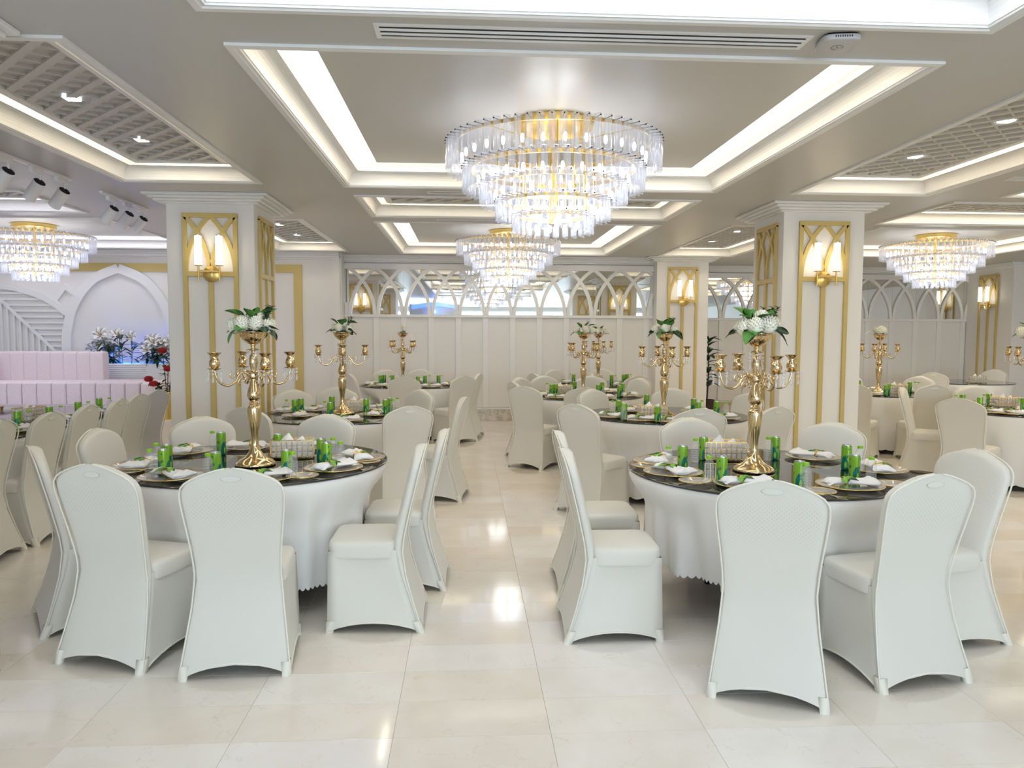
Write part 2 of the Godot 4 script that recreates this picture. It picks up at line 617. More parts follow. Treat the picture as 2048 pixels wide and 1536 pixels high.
func make_tray(t: Array, n: int) -> void:
	var o := struct("trim_%d" % n, t[5], "ceiling tray")
	var x0: float = t[0]
	var x1: float = t[1]
	var z0: float = t[2]
	var z1: float = t[3]
	var lat: bool = t[4]
	# stepped edge moulding and cove; wider on the plain trays
	var k := 1.0 if not lat else 0.72
	var prof := pv([[-0.03, 2.9], [-0.03, 2.886], [0.005, 2.884], [0.01, 2.892], [0.026, 2.89], [0.03, 2.9]])
	for i in 8:
		var a := i / 7.0 * PI * 0.5
		prof.append(Vector2(0.034 + 0.062 * k * (1.0 - cos(a)), 2.9 + 0.105 * sin(a)))
	var b0 := 0.034 + 0.062 * k + 0.012
	prof.append_array(pv([[b0 - 0.01, 3.012], [b0 + 0.012, 3.012], [b0 + 0.012, 3.034], [b0, 3.04], [b0, 3.09]]))
	part("moulding", ring_profile(x0, x1, z0, z1, prof), "white_trim", o)
	var bw := 0.2 if not lat else 0.12
	var warm := "cove_warm" if (x0 + x1) > -7.0 else "cove_cool"
	for side in 4:      # the lit strip of the cove, one diffuser along each side
		var m := MB.new()
		var q := [Vector3(x0, 0, z0), Vector3(x1, 0, z0), Vector3(x1, 0, z1), Vector3(x0, 0, z1)]
		var inw := [Vector3(1, 0, 1), Vector3(-1, 0, 1), Vector3(-1, 0, -1), Vector3(1, 0, -1)]
		var y := Vector3(0, 3.082, 0)
		var a: Vector3 = q[side] + inw[side] * b0 + y
		var b: Vector3 = q[(side + 1) % 4] + inw[(side + 1) % 4] * b0 + y
		var c: Vector3 = q[(side + 1) % 4] + inw[(side + 1) % 4] * (b0 + bw + 0.03) + y
		var d: Vector3 = q[side] + inw[side] * (b0 + bw + 0.03) + y
		m.poly([d, c, b, a])
		m.poly([a + Vector3(0, 0.01, 0), b + Vector3(0, 0.01, 0), c + Vector3(0, 0.01, 0), d + Vector3(0, 0.01, 0)])
		part("cove_light", m, warm, o)
	var e := b0 + bw
	part("ceiling_panel", MB.new().box(Vector3((x0 + x1) * 0.5, 3.056 if lat else 3.06, (z0 + z1) * 0.5), Vector3(x1 - x0 - 2 * e, 0.03 if not lat else 0.02, z1 - z0 - 2 * e), 0.004), "stretch_ceiling" if not lat else "lattice_paint", o)
	if not lat: return
	# the lattice hung below the panel: flat diagonal strips one way, thin slats the other way
	var r := Rect2(x0 + e - 0.02, z0 + e - 0.02, x1 - x0 - 2 * e + 0.04, z1 - z0 - 2 * e + 0.04)
	part("lattice_frame", ring_profile(r.position.x - 0.02, r.end.x + 0.02, r.position.y - 0.02, r.end.y + 0.02, pv([[0.0, 3.05], [0.0, 3.022], [0.012, 3.016], [0.03, 3.016], [0.034, 3.008], [0.075, 3.012], [0.08, 3.05]])), "white_trim", o)
	diagonals(o, r, 0.148, 0.05, Vector2(0.7071, 0.7071), 3.022, 3.047, "lattice_strip")
	diagonals(o, r, 0.141, 0.018, Vector2(0.7071, -0.7071), 3.027, 3.047, "lattice_slat")
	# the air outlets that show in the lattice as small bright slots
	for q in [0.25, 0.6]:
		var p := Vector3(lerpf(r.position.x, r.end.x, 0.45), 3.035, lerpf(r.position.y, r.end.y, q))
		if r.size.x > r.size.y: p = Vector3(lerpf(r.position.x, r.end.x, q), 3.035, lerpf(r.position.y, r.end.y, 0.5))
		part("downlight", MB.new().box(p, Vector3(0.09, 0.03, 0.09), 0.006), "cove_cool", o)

func diagonals(o: Node, r: Rect2, pitch: float, width: float, dir: Vector2, y0: float, y1: float, called: String) -> void:
	var nrm := Vector2(-dir.y, dir.x)
	var lo := 1e9
	var hi := -1e9
	for c in [r.position, r.end, Vector2(r.position.x, r.end.y), Vector2(r.end.x, r.position.y)]:
		lo = minf(lo, nrm.dot(c))
		hi = maxf(hi, nrm.dot(c))
	var s := lo + pitch * 0.6
	while s < hi - width:
		var base := nrm * s
		var t0 := -1e9
		var t1 := 1e9
		for ax in 2:
			var a: float = (r.position[ax] - base[ax]) / dir[ax]
			var b: float = (r.end[ax] - base[ax]) / dir[ax]
			t0 = maxf(t0, minf(a, b))
			t1 = minf(t1, maxf(a, b))
		if t1 - t0 > 0.08:
			var c := base + dir * (t0 + t1) * 0.5
			part(called, MB.new().box(Vector3.ZERO, Vector3(t1 - t0, y1 - y0, width)), "lattice_paint", o, Transform3D(Basis(Vector3.UP, -dir.angle()), Vector3(c.x, (y0 + y1) * 0.5, c.y)))
		s += pitch

func cornice(o: Node, x0: float, x1: float, z: float, drop := 0.0) -> void:
	var m := MB.new()
	for k in [[2.872, 2.9, 0.13], [2.846, 2.872, 0.1], [2.80, 2.846, 0.07], [2.775, 2.80, 0.04]]:
		m.box(Vector3((x0 + x1) * 0.5, (k[0] + k[1]) * 0.5 - drop, z + k[2] * 0.5 - 0.01), Vector3(x1 - x0, k[1] - k[0], k[2] + 0.02), 0.006)
	part("cornice", m, "white_trim", o)

func arc(from: Vector2, to: Vector2, n := 14) -> PackedVector2Array:
	# upright at «from» (low), leaning over towards «to» (high)
	var h := to.y - from.y
	var s := absf(to.x - from.x)
	var rad := (h * h + s * s) / (2.0 * s)
	var p := PackedVector2Array()
	for i in n + 1:
		var a := asin(h / rad) * i / n
		p.append(Vector2(from.x + signf(to.x - from.x) * rad * (1.0 - cos(a)), from.y + rad * sin(a)))
	return p

func clip_x(p: PackedVector2Array, x0: float, x1: float) -> PackedVector2Array:
	var q := PackedVector2Array()
	for a in p:
		if a.x > x0 and a.x < x1: q.append(a)
	return q

func mirror_wall(called: String, label: String, x0: float, x1: float, z: float, first: float, step: float) -> void:
	var o := struct(called, label, "wall")
	part("slab", MB.new().box(Vector3((x0 + x1) * 0.5, 1.5, z - 0.1), Vector3(x1 - x0, 3.0, 0.16)), "wall_paint", o)
	var posts := []
	var x := first
	while x < x1 + step * 0.99:
		posts.append(x)
		x += step
	part("skirting", MB.new().box(Vector3((x0 + x1) * 0.5, 0.1, z + 0.005), Vector3(x1 - x0, 0.2, 0.05), 0.004), "skirting_marble", o)
	part("ledge", MB.new().box(Vector3((x0 + x1) * 0.5, 0.212, z + 0.01), Vector3(x1 - x0, 0.024, 0.07), 0.006), "white_trim", o)
	part("rail", MB.new().box(Vector3((x0 + x1) * 0.5, 1.85, z + 0.012), Vector3(x1 - x0, 0.05, 0.045), 0.005), "white_trim", o)
	part("rail", MB.new().box(Vector3((x0 + x1) * 0.5, 2.71, z + 0.012), Vector3(x1 - x0, 0.1, 0.045), 0.005), "white_trim", o)
	cornice(o, x0, x1, z)
	var edge := x0
	for k in posts.size() + 1:
		var e: float = posts[k] if k < posts.size() else x1
		e = minf(e, x1)
		if e - edge > 0.02:
			part("mirror_pane", MB.new().box(Vector3((edge + e) * 0.5, 2.27, z - 0.008), Vector3(e - edge - 0.002, 0.82, 0.012)), "mirror", o)
			part("panel", MB.new().box(Vector3((edge + e) * 0.5, 1.03, z - 0.012), Vector3(e - edge - 0.004, 1.6, 0.012), 0.002), "wall_paint", o)
		edge = e
	for k in posts.size():
		var X: float = posts[k]
		if X < x1 - 0.03: part("stile", MB.new().box(Vector3(X, 1.03, z + 0.006), Vector3(0.1, 1.6, 0.03), 0.003), "white_trim", o)
		for s in [-1.0, 1.0]:
			var path := clip_x(arc(Vector2(X + s * 0.028, 1.875), Vector2(X + s * step, 2.68)), x0 + 0.01, x1 - 0.01)
			if path.size() > 2: part("arch_rib", MB.new().bar(path, 0.055, z, z + (0.032 if s > 0 else 0.03)), "white_trim", o)

func gold_frame(o: Node, w: float, basis: Transform3D) -> void:
	# gilded tracery on a face: w wide, from 0.3 to 2.72 m
	var f := Node3D.new()
	f.name = "gold_frame"
	f.transform = basis
	o.add_child(f, true)
	var h := w * 0.5
	var g := "gold_paint"
	var bar := func(a: Vector2, b: Vector2, t: float) -> MB: return MB.new().box(Vector3((a.x + b.x) * 0.5, (a.y + b.y) * 0.5, 0.012), Vector3(absf(a.x - b.x) + t, absf(a.y - b.y) + t, 0.026), 0.003)
	for s in [-1.0, 1.0]: part("stile", bar.call(Vector2(s * (h - 0.022), 0.345), Vector2(s * (h - 0.022), 2.675), 0.044), g, f)
	part("stile", bar.call(Vector2(0, 0.345), Vector2(0, 2.1), 0.05), g, f)
	part("rail", MB.new().box(Vector3(0, 2.698, 0.0125), Vector3(w, 0.044, 0.027), 0.003), g, f)
	part("rail", MB.new().box(Vector3(0, 2.125, 0.0125), Vector3(w - 0.06, 0.05, 0.027), 0.003), g, f)
	part("rail", MB.new().box(Vector3(0, 0.322, 0.0125), Vector3(w, 0.044, 0.027), 0.003), g, f)
	for s in [-1.0, 1.0]:
		part("arch_rib", MB.new().bar(arc(Vector2(s * (h - 0.03), 2.14), Vector2(s * 0.005, 2.69)), 0.04, 0.0, 0.024), g, f)
		part("arch_rib", MB.new().bar(arc(Vector2(s * 0.012, 2.14), Vector2(s * (h - 0.025), 2.69)), 0.04, 0.0, 0.025), g, f)

func pillar(called: String, label: String, cx: float, zf: float, w: float, d: float, faces: Array) -> void:
	var o := struct(called, label, "pillar")
	part("shaft", MB.new().box(Vector3(cx, 1.45, zf - d * 0.5), Vector3(w, 2.9, d), 0.004), "wall_paint", o)
	var c := MB.new()
	for k in [[2.874, 2.9, 0.17], [2.85, 2.874, 0.13], [2.826, 2.85, 0.09], [2.81, 2.826, 0.05]]:
		c.box(Vector3(cx, (k[0] + k[1]) * 0.5, zf - d * 0.5), Vector3(w + 2 * k[2], k[1] - k[0], d + 2 * k[2]), 0.006)
	part("crown", c, "white_trim", o)
	part("plinth", MB.new().box(Vector3(cx, 0.1, zf - d * 0.5), Vector3(w + 0.09, 0.2, d + 0.09), 0.005), "skirting_marble", o)
	part("plinth_ledge", MB.new().box(Vector3(cx, 0.215, zf - d * 0.5), Vector3(w + 0.06, 0.03, d + 0.06), 0.01), "skirting_marble", o)
	for f in faces:
		match f:
			"front": gold_frame(o, 0.535, Transform3D(Basis(), Vector3(cx, 0, zf)))
			"back": gold_frame(o, 0.535, Transform3D(Basis(Vector3.UP, PI), Vector3(cx, 0, zf - d)))
			"east": gold_frame(o, 0.535, Transform3D(Basis(Vector3.UP, PI / 2), Vector3(cx + w * 0.5, 0, zf - d * 0.5)))
			"west": gold_frame(o, 0.535, Transform3D(Basis(Vector3.UP, -PI / 2), Vector3(cx - w * 0.5, 0, zf - d * 0.5)))

func make_walls() -> void:
	mirror_wall("wall_north", "white panelled wall with a mirror band of interlaced arches behind the aisle", -2.14, 3.32, -13.3, -2.065, 0.4779)
	mirror_wall("wall_northeast", "recessed white panelled wall with arched mirrors beyond the plant", 4.2, 11.0, -14.7, 5.047, 0.4989)
	var o := struct("wall_return", "short white return wall beside the aisle mirrors", "wall")
	part("slab", MB.new().box(Vector3(-2.2, 1.45, -13.1), Vector3(0.12, 2.9, 0.5)), "wall_paint", o)
	for w in [["wall_west", "plain white wall at the stage end", Vector3(-9.56, 1.6, -1.4), Vector3(0.12, 3.4, 26.9)], ["wall_east", "plain white wall at the end of the side bay", Vector3(12.06, 1.6, -1.4), Vector3(0.12, 3.4, 26.9)]]:
		var a := struct(w[0], w[1], "wall")
		part("slab", MB.new().box(w[2], w[3]), "wall_paint", a)
	o = struct("wall_south", "white wall behind the camera, seen only in the mirrors", "wall")
	part("slab", MB.new().box(Vector3(1.25, 1.6, 12.06), Vector3(21.7, 3.4, 0.12)), "wall_paint", o)
	o = struct("window_1", "wide glazed front behind the camera that lets daylight in", "window")
	part("pane", MB.new().box(Vector3(1.0, 1.4, 11.97), Vector3(16.0, 2.4, 0.02)), "window_daylight", o)
	part("window_frame", MB.new().bar(pv([[-7.05, 0.15], [9.05, 0.15], [9.05, 2.65], [-7.05, 2.65]]), 0.1, 11.92, 11.99, true), "white_trim", o)
	for k in 9: part("mullion", MB.new().box(Vector3(-5.4 + 1.6 * k, 1.4, 11.94), Vector3(0.06, 2.4, 0.04)), "white_trim", o)
	pillar("pillar", "white square pillar with gold tracery beside the stage", -2.53, -7.65, 0.85, 0.8, ["front", "back", "east"])
	pillar("pillar_001", "white square pillar with gold tracery across the aisle from the stage", 3.69, -7.65, 0.86, 0.8, ["front", "back", "west"])
	pillar("pillar_002", "white half pillar with gold tracery between the two mirror walls", 3.775, -13.05, 0.92, 1.6, ["front"])
	pillar("pillar_003", "white corner pillar ending the far mirror wall", 10.75, -13.4, 1.3, 1.3, ["west"])
	pillar("pillar_004", "white pillar outside the picture, its marble plinth at the picture's edge", -2.6, -2.62, 0.85, 0.81, ["back"])
	pillar("pillar_005", "white pillar beside the camera, seen only in the mirrors", 3.69, -2.62, 0.86, 0.8, ["back"])
	# the stage wall: relief arches, slats and a broad gold border
	o = struct("wall_stage", "white stage wall with relief arches, slats and a wide gold border", "wall")
	var z := -12.9
	part("slab", MB.new().box(Vector3(-5.82, 1.45, z - 0.1), Vector3(7.4, 2.9, 0.2)), "wall_paint", o)
	cornice(o, -9.5, -2.14, z)
	part("gold_border", MB.new().bar(pv([[-9.0, 2.62], [-2.84, 2.62], [-2.84, 0.35], [-9.0, 0.35]]), 0.135, z, z + 0.03), "gold_paint", o)
	for s in [-1.0, 1.0]:
		var c := -5.75
		var p := PackedVector2Array()
		for q in [[0.86, 0.4], [0.865, 1.35], [0.83, 1.65], [0.755, 1.93], [0.59, 2.22], [0.37, 2.44], [0.0, 2.6]]: p.append(Vector2(c + s * q[0], q[1]))
		part("arch_rib", MB.new().bar(smooth(p), 0.15, z, z + (0.07 if s > 0 else 0.072)), "white_trim", o)
		part("arch_cap", MB.new().box(Vector3(c + s * 0.14, 2.535, z + 0.03), Vector3(0.28, 0.05, 0.066), 0.003), "white_trim", o)
	part("rhombus", MB.new().bar(pv([[-6.62, 2.29], [-6.44, 2.16], [-6.6, 1.9], [-6.8, 2.05]]), 0.075, z, z + 0.05, true), "white_trim", o)
	part("arch_rib", MB.new().bar(smooth(pv([[-9.2, 1.9], [-8.6, 2.2], [-8.1, 2.29], [-7.67, 2.296], [-7.28, 2.23], [-6.9, 2.08], [-6.6, 1.85]])), 0.1, z, z + 0.06), "white_trim", o)
	part("diagonal_rib", MB.new().bar(pv([[-7.9, 2.32], [-6.78, 1.2], [-6.6, 1.02]]), 0.05, z, z + 0.055), "white_trim", o)
	for k in 11:
		var y := 2.18 - 0.0962 * k
		var xl := -7.9 + (2.32 - y)
		var xr := minf(lerp_table([[2.18, -7.1], [2.06, -6.88], [1.95, -6.72], [1.8, -6.66], [0.0, -6.62]], y), -6.6)
		part("slat", MB.new().box(Vector3((xl + xr) * 0.5, y, z + 0.022), Vector3(xr - xl, 0.036, 0.044), 0.003), "white_trim", o)
	for k in 12:
		var x := -7.95 + 0.0985 * k
		var yt := 2.32 - (x + 7.9)
		part("slat", MB.new().box(Vector3(x, (yt + 0.5) * 0.5, z + 0.022), Vector3(0.036, yt - 0.5, 0.044), 0.003), "white_trim", o)
	# the stage itself
	o = struct("stage", "low white stage under the pink chaise", "stage")
	part("platform", MB.new().box(Vector3(-6.7, 0.19, -11.25), Vector3(5.5, 0.38, 3.3), 0.01), "stage_white", o)
	part("step", MB.new().box(Vector3(-6.7, 0.095, -9.45), Vector3(5.5, 0.19, 0.34), 0.01), "stage_white", o)

func smooth(p: PackedVector2Array, n := 5) -> PackedVector2Array:
	var q := PackedVector2Array()
	for i in p.size() - 1:
		var a := p[maxi(i - 1, 0)]
		var d := p[mini(i + 2, p.size() - 1)]
		for k in n: q.append(p[i].cubic_interpolate(p[i + 1], a, d, float(k) / n))
	q.append(p[p.size() - 1])
	return q

func smooth3(p: Array, n := 5) -> PackedVector3Array:
	var q := PackedVector3Array()
	for i in p.size() - 1:
		var a: Vector3 = p[maxi(i - 1, 0)]
		var d: Vector3 = p[mini(i + 2, p.size() - 1)]
		for k in n: q.append((p[i] as Vector3).cubic_interpolate(p[i + 1], a, d, float(k) / n))
	q.append(p[p.size() - 1])
	return q

# ---------------------------------------------------------------- chairs and tables
const BACK_W := [[0.955, 0.004], [0.9525, 0.03], [0.946, 0.058], [0.936, 0.09], [0.925, 0.122], [0.913, 0.153], [0.9, 0.179], [0.885, 0.2], [0.866, 0.2155], [0.835, 0.2245], [0.79, 0.2225], [0.7, 0.213], [0.62, 0.203], [0.54, 0.195], [0.45, 0.19], [0.3, 0.203], [0.15, 0.223], [0.0, 0.243]]
const BACK_Z := [[0.955, 0.25], [0.82, 0.218], [0.66, 0.178], [0.5, 0.142], [0.42, 0.132], [0.3, 0.148], [0.15, 0.19], [0.0, 0.24]]

func chair_w(y: float) -> float: return lerp_table(BACK_W, y)
func chair_z(y: float) -> float: return lerp_table(BACK_Z, y)

func make_chair() -> Node3D:
	var o := thing("banquet_chair", "", "chair", Vector3.ZERO, 0.0, "white covered chairs round the banquet tables")
	# the padded back: closed rings from the waist to the pointed crest
	var ys := [0.0, 0.05, 0.12, 0.2, 0.28, 0.36, 0.42, 0.48, 0.55, 0.62, 0.7, 0.75, 0.79, 0.82, 0.84, 0.86, 0.88, 0.896, 0.91, 0.922, 0.933, 0.942, 0.949, 0.953, 0.955]
	var rows := []
	var uvs := []
	for y in ys:
		var w: float = chair_w(y)
		var z: float = chair_z(y)
		var t: float = 0.056 * minf(1.0, sqrt(maxf(0.0, 0.9575 - y) / 0.02)) * lerpf(0.45, 1.0, smoothstep(0.1, 0.5, y))
		var low := clampf((0.42 - y) / 0.42, 0.0, 1.0)
		var ring := PackedVector3Array()
		var row := PackedVector2Array()
		for k in 28:
			var a := TAU * k / 28.0
			var cx := signf(cos(a)) * pow(absf(cos(a)), 0.55)
			var cz := signf(sin(a)) * pow(absf(sin(a)), 0.55)
			var e := 1.0 - cx * cx
			ring.append(Vector3(cx * w, y + 0.062 * pow(e, 0.8) * low, z - t * 0.5 + cz * t * 0.5 - 0.008 * e))
			row.append(Vector2(0.5 + cx * w * 2.0, 1.035 - y))
		row.append(row[0])
		rows.append(ring)
		uvs.append(row)
	part("backrest", MB.new().grid(rows, true, 0, uvs), "back_fabric", o)
	# seam piping along the edge of the back, down to the rear feet
	for s in [-1.0, 1.0]:
		var path := PackedVector3Array()
		for i in 30:
			var y := 0.941 * (1.0 - pow(i / 29.0, 1.5)) + 0.012
			path.append(Vector3(s * (chair_w(y) + 0.0006), y, chair_z(y) - 0.003))
		part("piping", MB.new().tube(path, 0.0042, 6), "foot_fabric", o)
	# the seat pad
	rows = []
	for k in [[0.385, 0.0, 0.98], [0.4, 0.0, 1.0], [0.44, 0.0, 1.0], [0.456, 0.0, 0.985], [0.466, 0.0, 0.95], [0.472, 0.0, 0.85], [0.476, 0.0, 0.6], [0.478, 0.0, 0.01]]:
		var ring := PackedVector3Array()
		for j in 32:
			var a := TAU * j / 32.0
			ring.append(Vector3(signf(cos(a)) * pow(absf(cos(a)), 0.3) * 0.205 * k[2], k[0], -0.08 + signf(sin(a)) * pow(absf(sin(a)), 0.3) * 0.18 * k[2]))
		rows.append(ring)
	part("seat", MB.new().grid(rows, true), "chair_fabric", o)
	# the stretched skirt between seat and feet, its hem arched on each side
	rows = []
	var n := 8
	for r in 11:
		var t := r / 10.0
		var y := 0.425 * (1.0 - t)
		var fw := lerpf(0.202, 0.216, t)
		var fz := lerpf(-0.254, -0.262, t)
		var c := [Vector3(-chair_w(y) + 0.003, 0, chair_z(y) - 0.012), Vector3(chair_w(y) - 0.003, 0, chair_z(y) - 0.012), Vector3(fw, 0, fz), Vector3(-fw, 0, fz)]
		var ring := PackedVector3Array()
		for side in 4:
			var a: Vector3 = c[side]
			var b: Vector3 = c[(side + 1) % 4]
			var inward := Vector3(-(b - a).z, 0, (b - a).x).normalized()
			if inward.dot(-(a + b)) < 0: inward = -inward
			for k in n:
				var s := -1.0 + 2.0 * (k + 0.04) / n if k == 0 else -1.0 + 2.0 * k / n
				var e := 1.0 - s * s
				var sag := (0.006 if side == 0 else 0.03) * e * sin(PI * t)
				var p := a.lerp(b, (s + 1.0) * 0.5) + inward * sag
				p.y = y + [0.062, 0.05, 0.04, 0.05][side] * pow(e, 0.8) * t
				ring.append(p)
		rows.append(ring)
	part("skirt", MB.new().grid(rows, true), "chair_fabric", o)
	var hem := PackedVector3Array()
	for p in rows[10]: hem.append(p + Vector3(0, 0.004, 0))
	part("hem", MB.new().tube(hem, 0.0045, 5, true), "foot_fabric", o)
	# reinforced pockets over the feet
	for c in [[-1, 1], [1, 1], [1, -1], [-1, -1]]:
		var w := 0.243 if c[1] > 0 else 0.216
		var z := 0.24 if c[1] > 0 else -0.262
		var rr := []
		for k in [[0.0, 0.0], [0.03, 0.0], [0.062, 1.0]]:
			var y: float = k[0]
			var cx: float = (chair_w(y) if c[1] > 0 else lerpf(0.216, 0.202, y / 0.42)) * c[0]
			var cz: float = chair_z(y) if c[1] > 0 else lerpf(-0.262, -0.254, y / 0.42)
			var q := PackedVector3Array()
			for d in [[0.003, -0.036], [0.003, 0.003], [-0.036, 0.003], [-0.034, -0.034]]:
				q.append(Vector3(cx + c[0] * d[0], y, cz + c[1] * d[1]))
			rr.append(q)
		part("foot_pocket", MB.new().grid(rr, true), "foot_fabric", o)
	# the bump of the hand grip under the fabric
	part("hand_grip", MB.new().ball(Vector3(0, 0.905, 0.2345), Vector3(0.045, 0.013, 0.0022), 16), "chair_fabric", o)
	return o

var chair0: Node3D
var chair_done := false

func place_chair(top: Vector2, face: float, label: String) -> void:
	# «top» is where the crest of the back stands; the chair faces «face»
	var b := Basis(Vector3.UP, face)
	var at := Vector3(top.x, 0, top.y) - b * Vector3(0, 0, 0.24)
	if not chair_done:
		chair_done = true
		chair0.position = at
		chair0.rotation.y = face
		chair0.set_meta("label", label)
	else: dup(chair0, "banquet_chair", label, at, face)

func facing(p: Vector2, c: Vector2) -> float:
	var d := (c - p).normalized()
	return atan2(-d.x, -d.y)

func side_of(p: Vector2, c: Vector2) -> String:
	var d := (p - c).normalized()
	var a := fposmod(atan2(d.x, d.y), TAU)     # 0 towards the camera, growing away from the stage
	return ["seen from behind", "seen from behind, facing stagewards", "facing the stage", "seen from the front, facing stagewards", "seen from the front", "seen from the front, turned off stage", "with back to the stage", "seen from behind, turned off stage"][int(round(a / (PI / 4))) % 8]

# the linen: falls from the table edge, pinched in where a chair stands, flaring between them
func cloth(c: Vector2, chairs: Array, hem: float, seg: int, seed_: int) -> MB:
	rng.seed = seed_
	var ph := [rng.randf() * TAU, rng.randf() * TAU, rng.randf() * TAU]
	var rows := []
	var top := PackedVector3Array()
	for r in 17:
		var t := r / 16.0
		var ring := PackedVector3Array()
		for k in seg:
			var a := TAU * k / seg
			var pinch := 0.0
			var depth := 0.16
			for q in chairs:
				var d: Vector2 = q - c
				if d.length() > 1.36: continue
				var da := absf(angle_difference(a, atan2(d.y, d.x)))
				var w := 1.0 - smoothstep(0.26, 0.52, da)
				if w > pinch:
					pinch = w
					depth = clampf(0.8 - (d.length() - 0.515), 0.1, 0.26)
			var drop := smoothstep(0.02, 0.42, t)
			var fold := (sin(a * 13.0 + ph[0]) * 0.5 + sin(a * 21.0 + ph[1] + 0.5 * sin(a * 3.0)) * 0.35 + sin(a * 34.0 + ph[2]) * 0.15) * 0.042 * t
			var rr := 0.792 + 0.008 * (1.0 - t) + fold - 0.11 * t * (1.0 - pinch) - depth * pinch * drop
			var y := 0.75 - (0.75 - hem) * t
			if r == 16: y += 0.016 * (1.0 - absf(sin(a * seg * 0.125)))
			if t < 0.07: rr -= 0.006 * (1.0 - t / 0.07)
			ring.append(Vector3(rr * cos(a), y, rr * sin(a)))
		rows.append(ring)
	for k in seg: top.append(Vector3(0, 0.751, 0))
	var flat := PackedVector3Array()
	for p in rows[0]: flat.append(Vector3(p.x * 0.985, 0.751, p.z * 0.985))
	return MB.new().grid([top, flat] + rows, true)

func table_set(name_: String, c: Vector2, chairs: Array, hem: float, seg: int, seed_: int) -> void:
	var t := thing("banquet_table", "round folding table hidden under the white cloth of " + name_, "table", Vector3(c.x, 0, c.y), 0.0, "round tables under the cloths")
	part("tabletop", MB.new().lathe(pv([[0.0, 0.722], [0.765, 0.722], [0.775, 0.732], [0.775, 0.741], [0.765, 0.747], [0.0, 0.747]]), 32), "table_wood", t)
	for k in 4:
		var a := PI / 4 + k * PI / 2
		part("leg", MB.new().tube(PackedVector3Array([Vector3(0.36 * cos(a), 0.0, 0.36 * sin(a)), Vector3(0.34 * cos(a), 0.722, 0.34 * sin(a))]), 0.018, 10), "dark_slot", t)
	solo("tablecloth", cloth(c, chairs, hem, seg, seed_), "table_linen", "white tablecloth hanging in folds from " + name_, "tablecloth", Vector3(c.x, 0, c.y), 0.0, "white cloths on the round tables")
	if not meshes.has("glass"): meshes.glass = MB.new().lathe(pv([[0.0, 0.7525], [0.794, 0.7525], [0.8, 0.756], [0.8, 0.7615], [0.795, 0.765], [0.0, 0.765]]), 96).mesh()
	solo("glass_tabletop", meshes.glass, "black_glass", "black glass disc lying on the white cloth of " + name_, "glass top", Vector3(c.x, 0, c.y), 0.0, "black glass discs on the tables")

# ---------------------------------------------------------------- table ware
const TOP := 0.7655

func make_can() -> Node3D:
	var o := thing("drink_can", "", "can", Vector3.ZERO, 0.0, "slim green drink cans on the tables")
	part("body", MB.new().lathe(pv([[0.022, 0.0], [0.0255, 0.001], [0.029, 0.009], [0.029, 0.132], [0.0262, 0.141]]), 20), "can_print", o)
	part("lid", MB.new().lathe(pv([[0.0, 0.1405], [0.0225, 0.1405], [0.0238, 0.1445], [0.0256, 0.1455], [0.0264, 0.143], [0.0262, 0.1405]]), 20), "silver", o)
	part("pull_tab", MB.new().ball(Vector3(0.004, 0.1422, 0), Vector3(0.01, 0.0014, 0.006), 8), "silver", o)
	return o

func make_bottle() -> Node3D:
	var o := thing("water_bottle", "", "bottle", Vector3.ZERO, 0.0, "small clear water bottles on the tables")
	var p := [[0.0, 0.001], [0.022, 0.001], [0.026, 0.006]]
	for k in 6:
		p.append_array([[0.0265, 0.012 + 0.014 * k], [0.0265, 0.019 + 0.014 * k], [0.0245, 0.0225 + 0.014 * k]])
	p.append_array([[0.0262, 0.1], [0.0255, 0.107], [0.02, 0.12], [0.0135, 0.13], [0.0128, 0.134]])
	part("body", MB.new().lathe(pv(p), 18), "bottle_plastic", o)
	part("cap", MB.new().lathe(pv([[0.0, 0.134], [0.0148, 0.134], [0.0152, 0.136], [0.0152, 0.147], [0.0135, 0.149], [0.0, 0.149]]), 16), "green_cap", o)
	return o

func make_plate(called: String, r: float, group: String) -> Node3D:
	var o := thing(called, "", "plate", Vector3.ZERO, 0.0, group)
	part("dish", MB.new().lathe(pv([[0.0, 0.001], [r * 0.55, 0.001], [r * 0.66, 0.004], [r * 0.97, 0.014], [r, 0.0165], [r * 0.97, 0.018], [r * 0.66, 0.008], [r * 0.55, 0.0055], [0.0, 0.0055]]), 40), "plate_glass", o)
	var p := PackedVector3Array()
	for k in 40: p.append(Vector3(r * cos(TAU * k / 40), 0.0168, r * sin(TAU * k / 40)))
	part("gold_rim", MB.new().tube(p, 0.0025, 6, true), "gold_leafed", o)
	return o

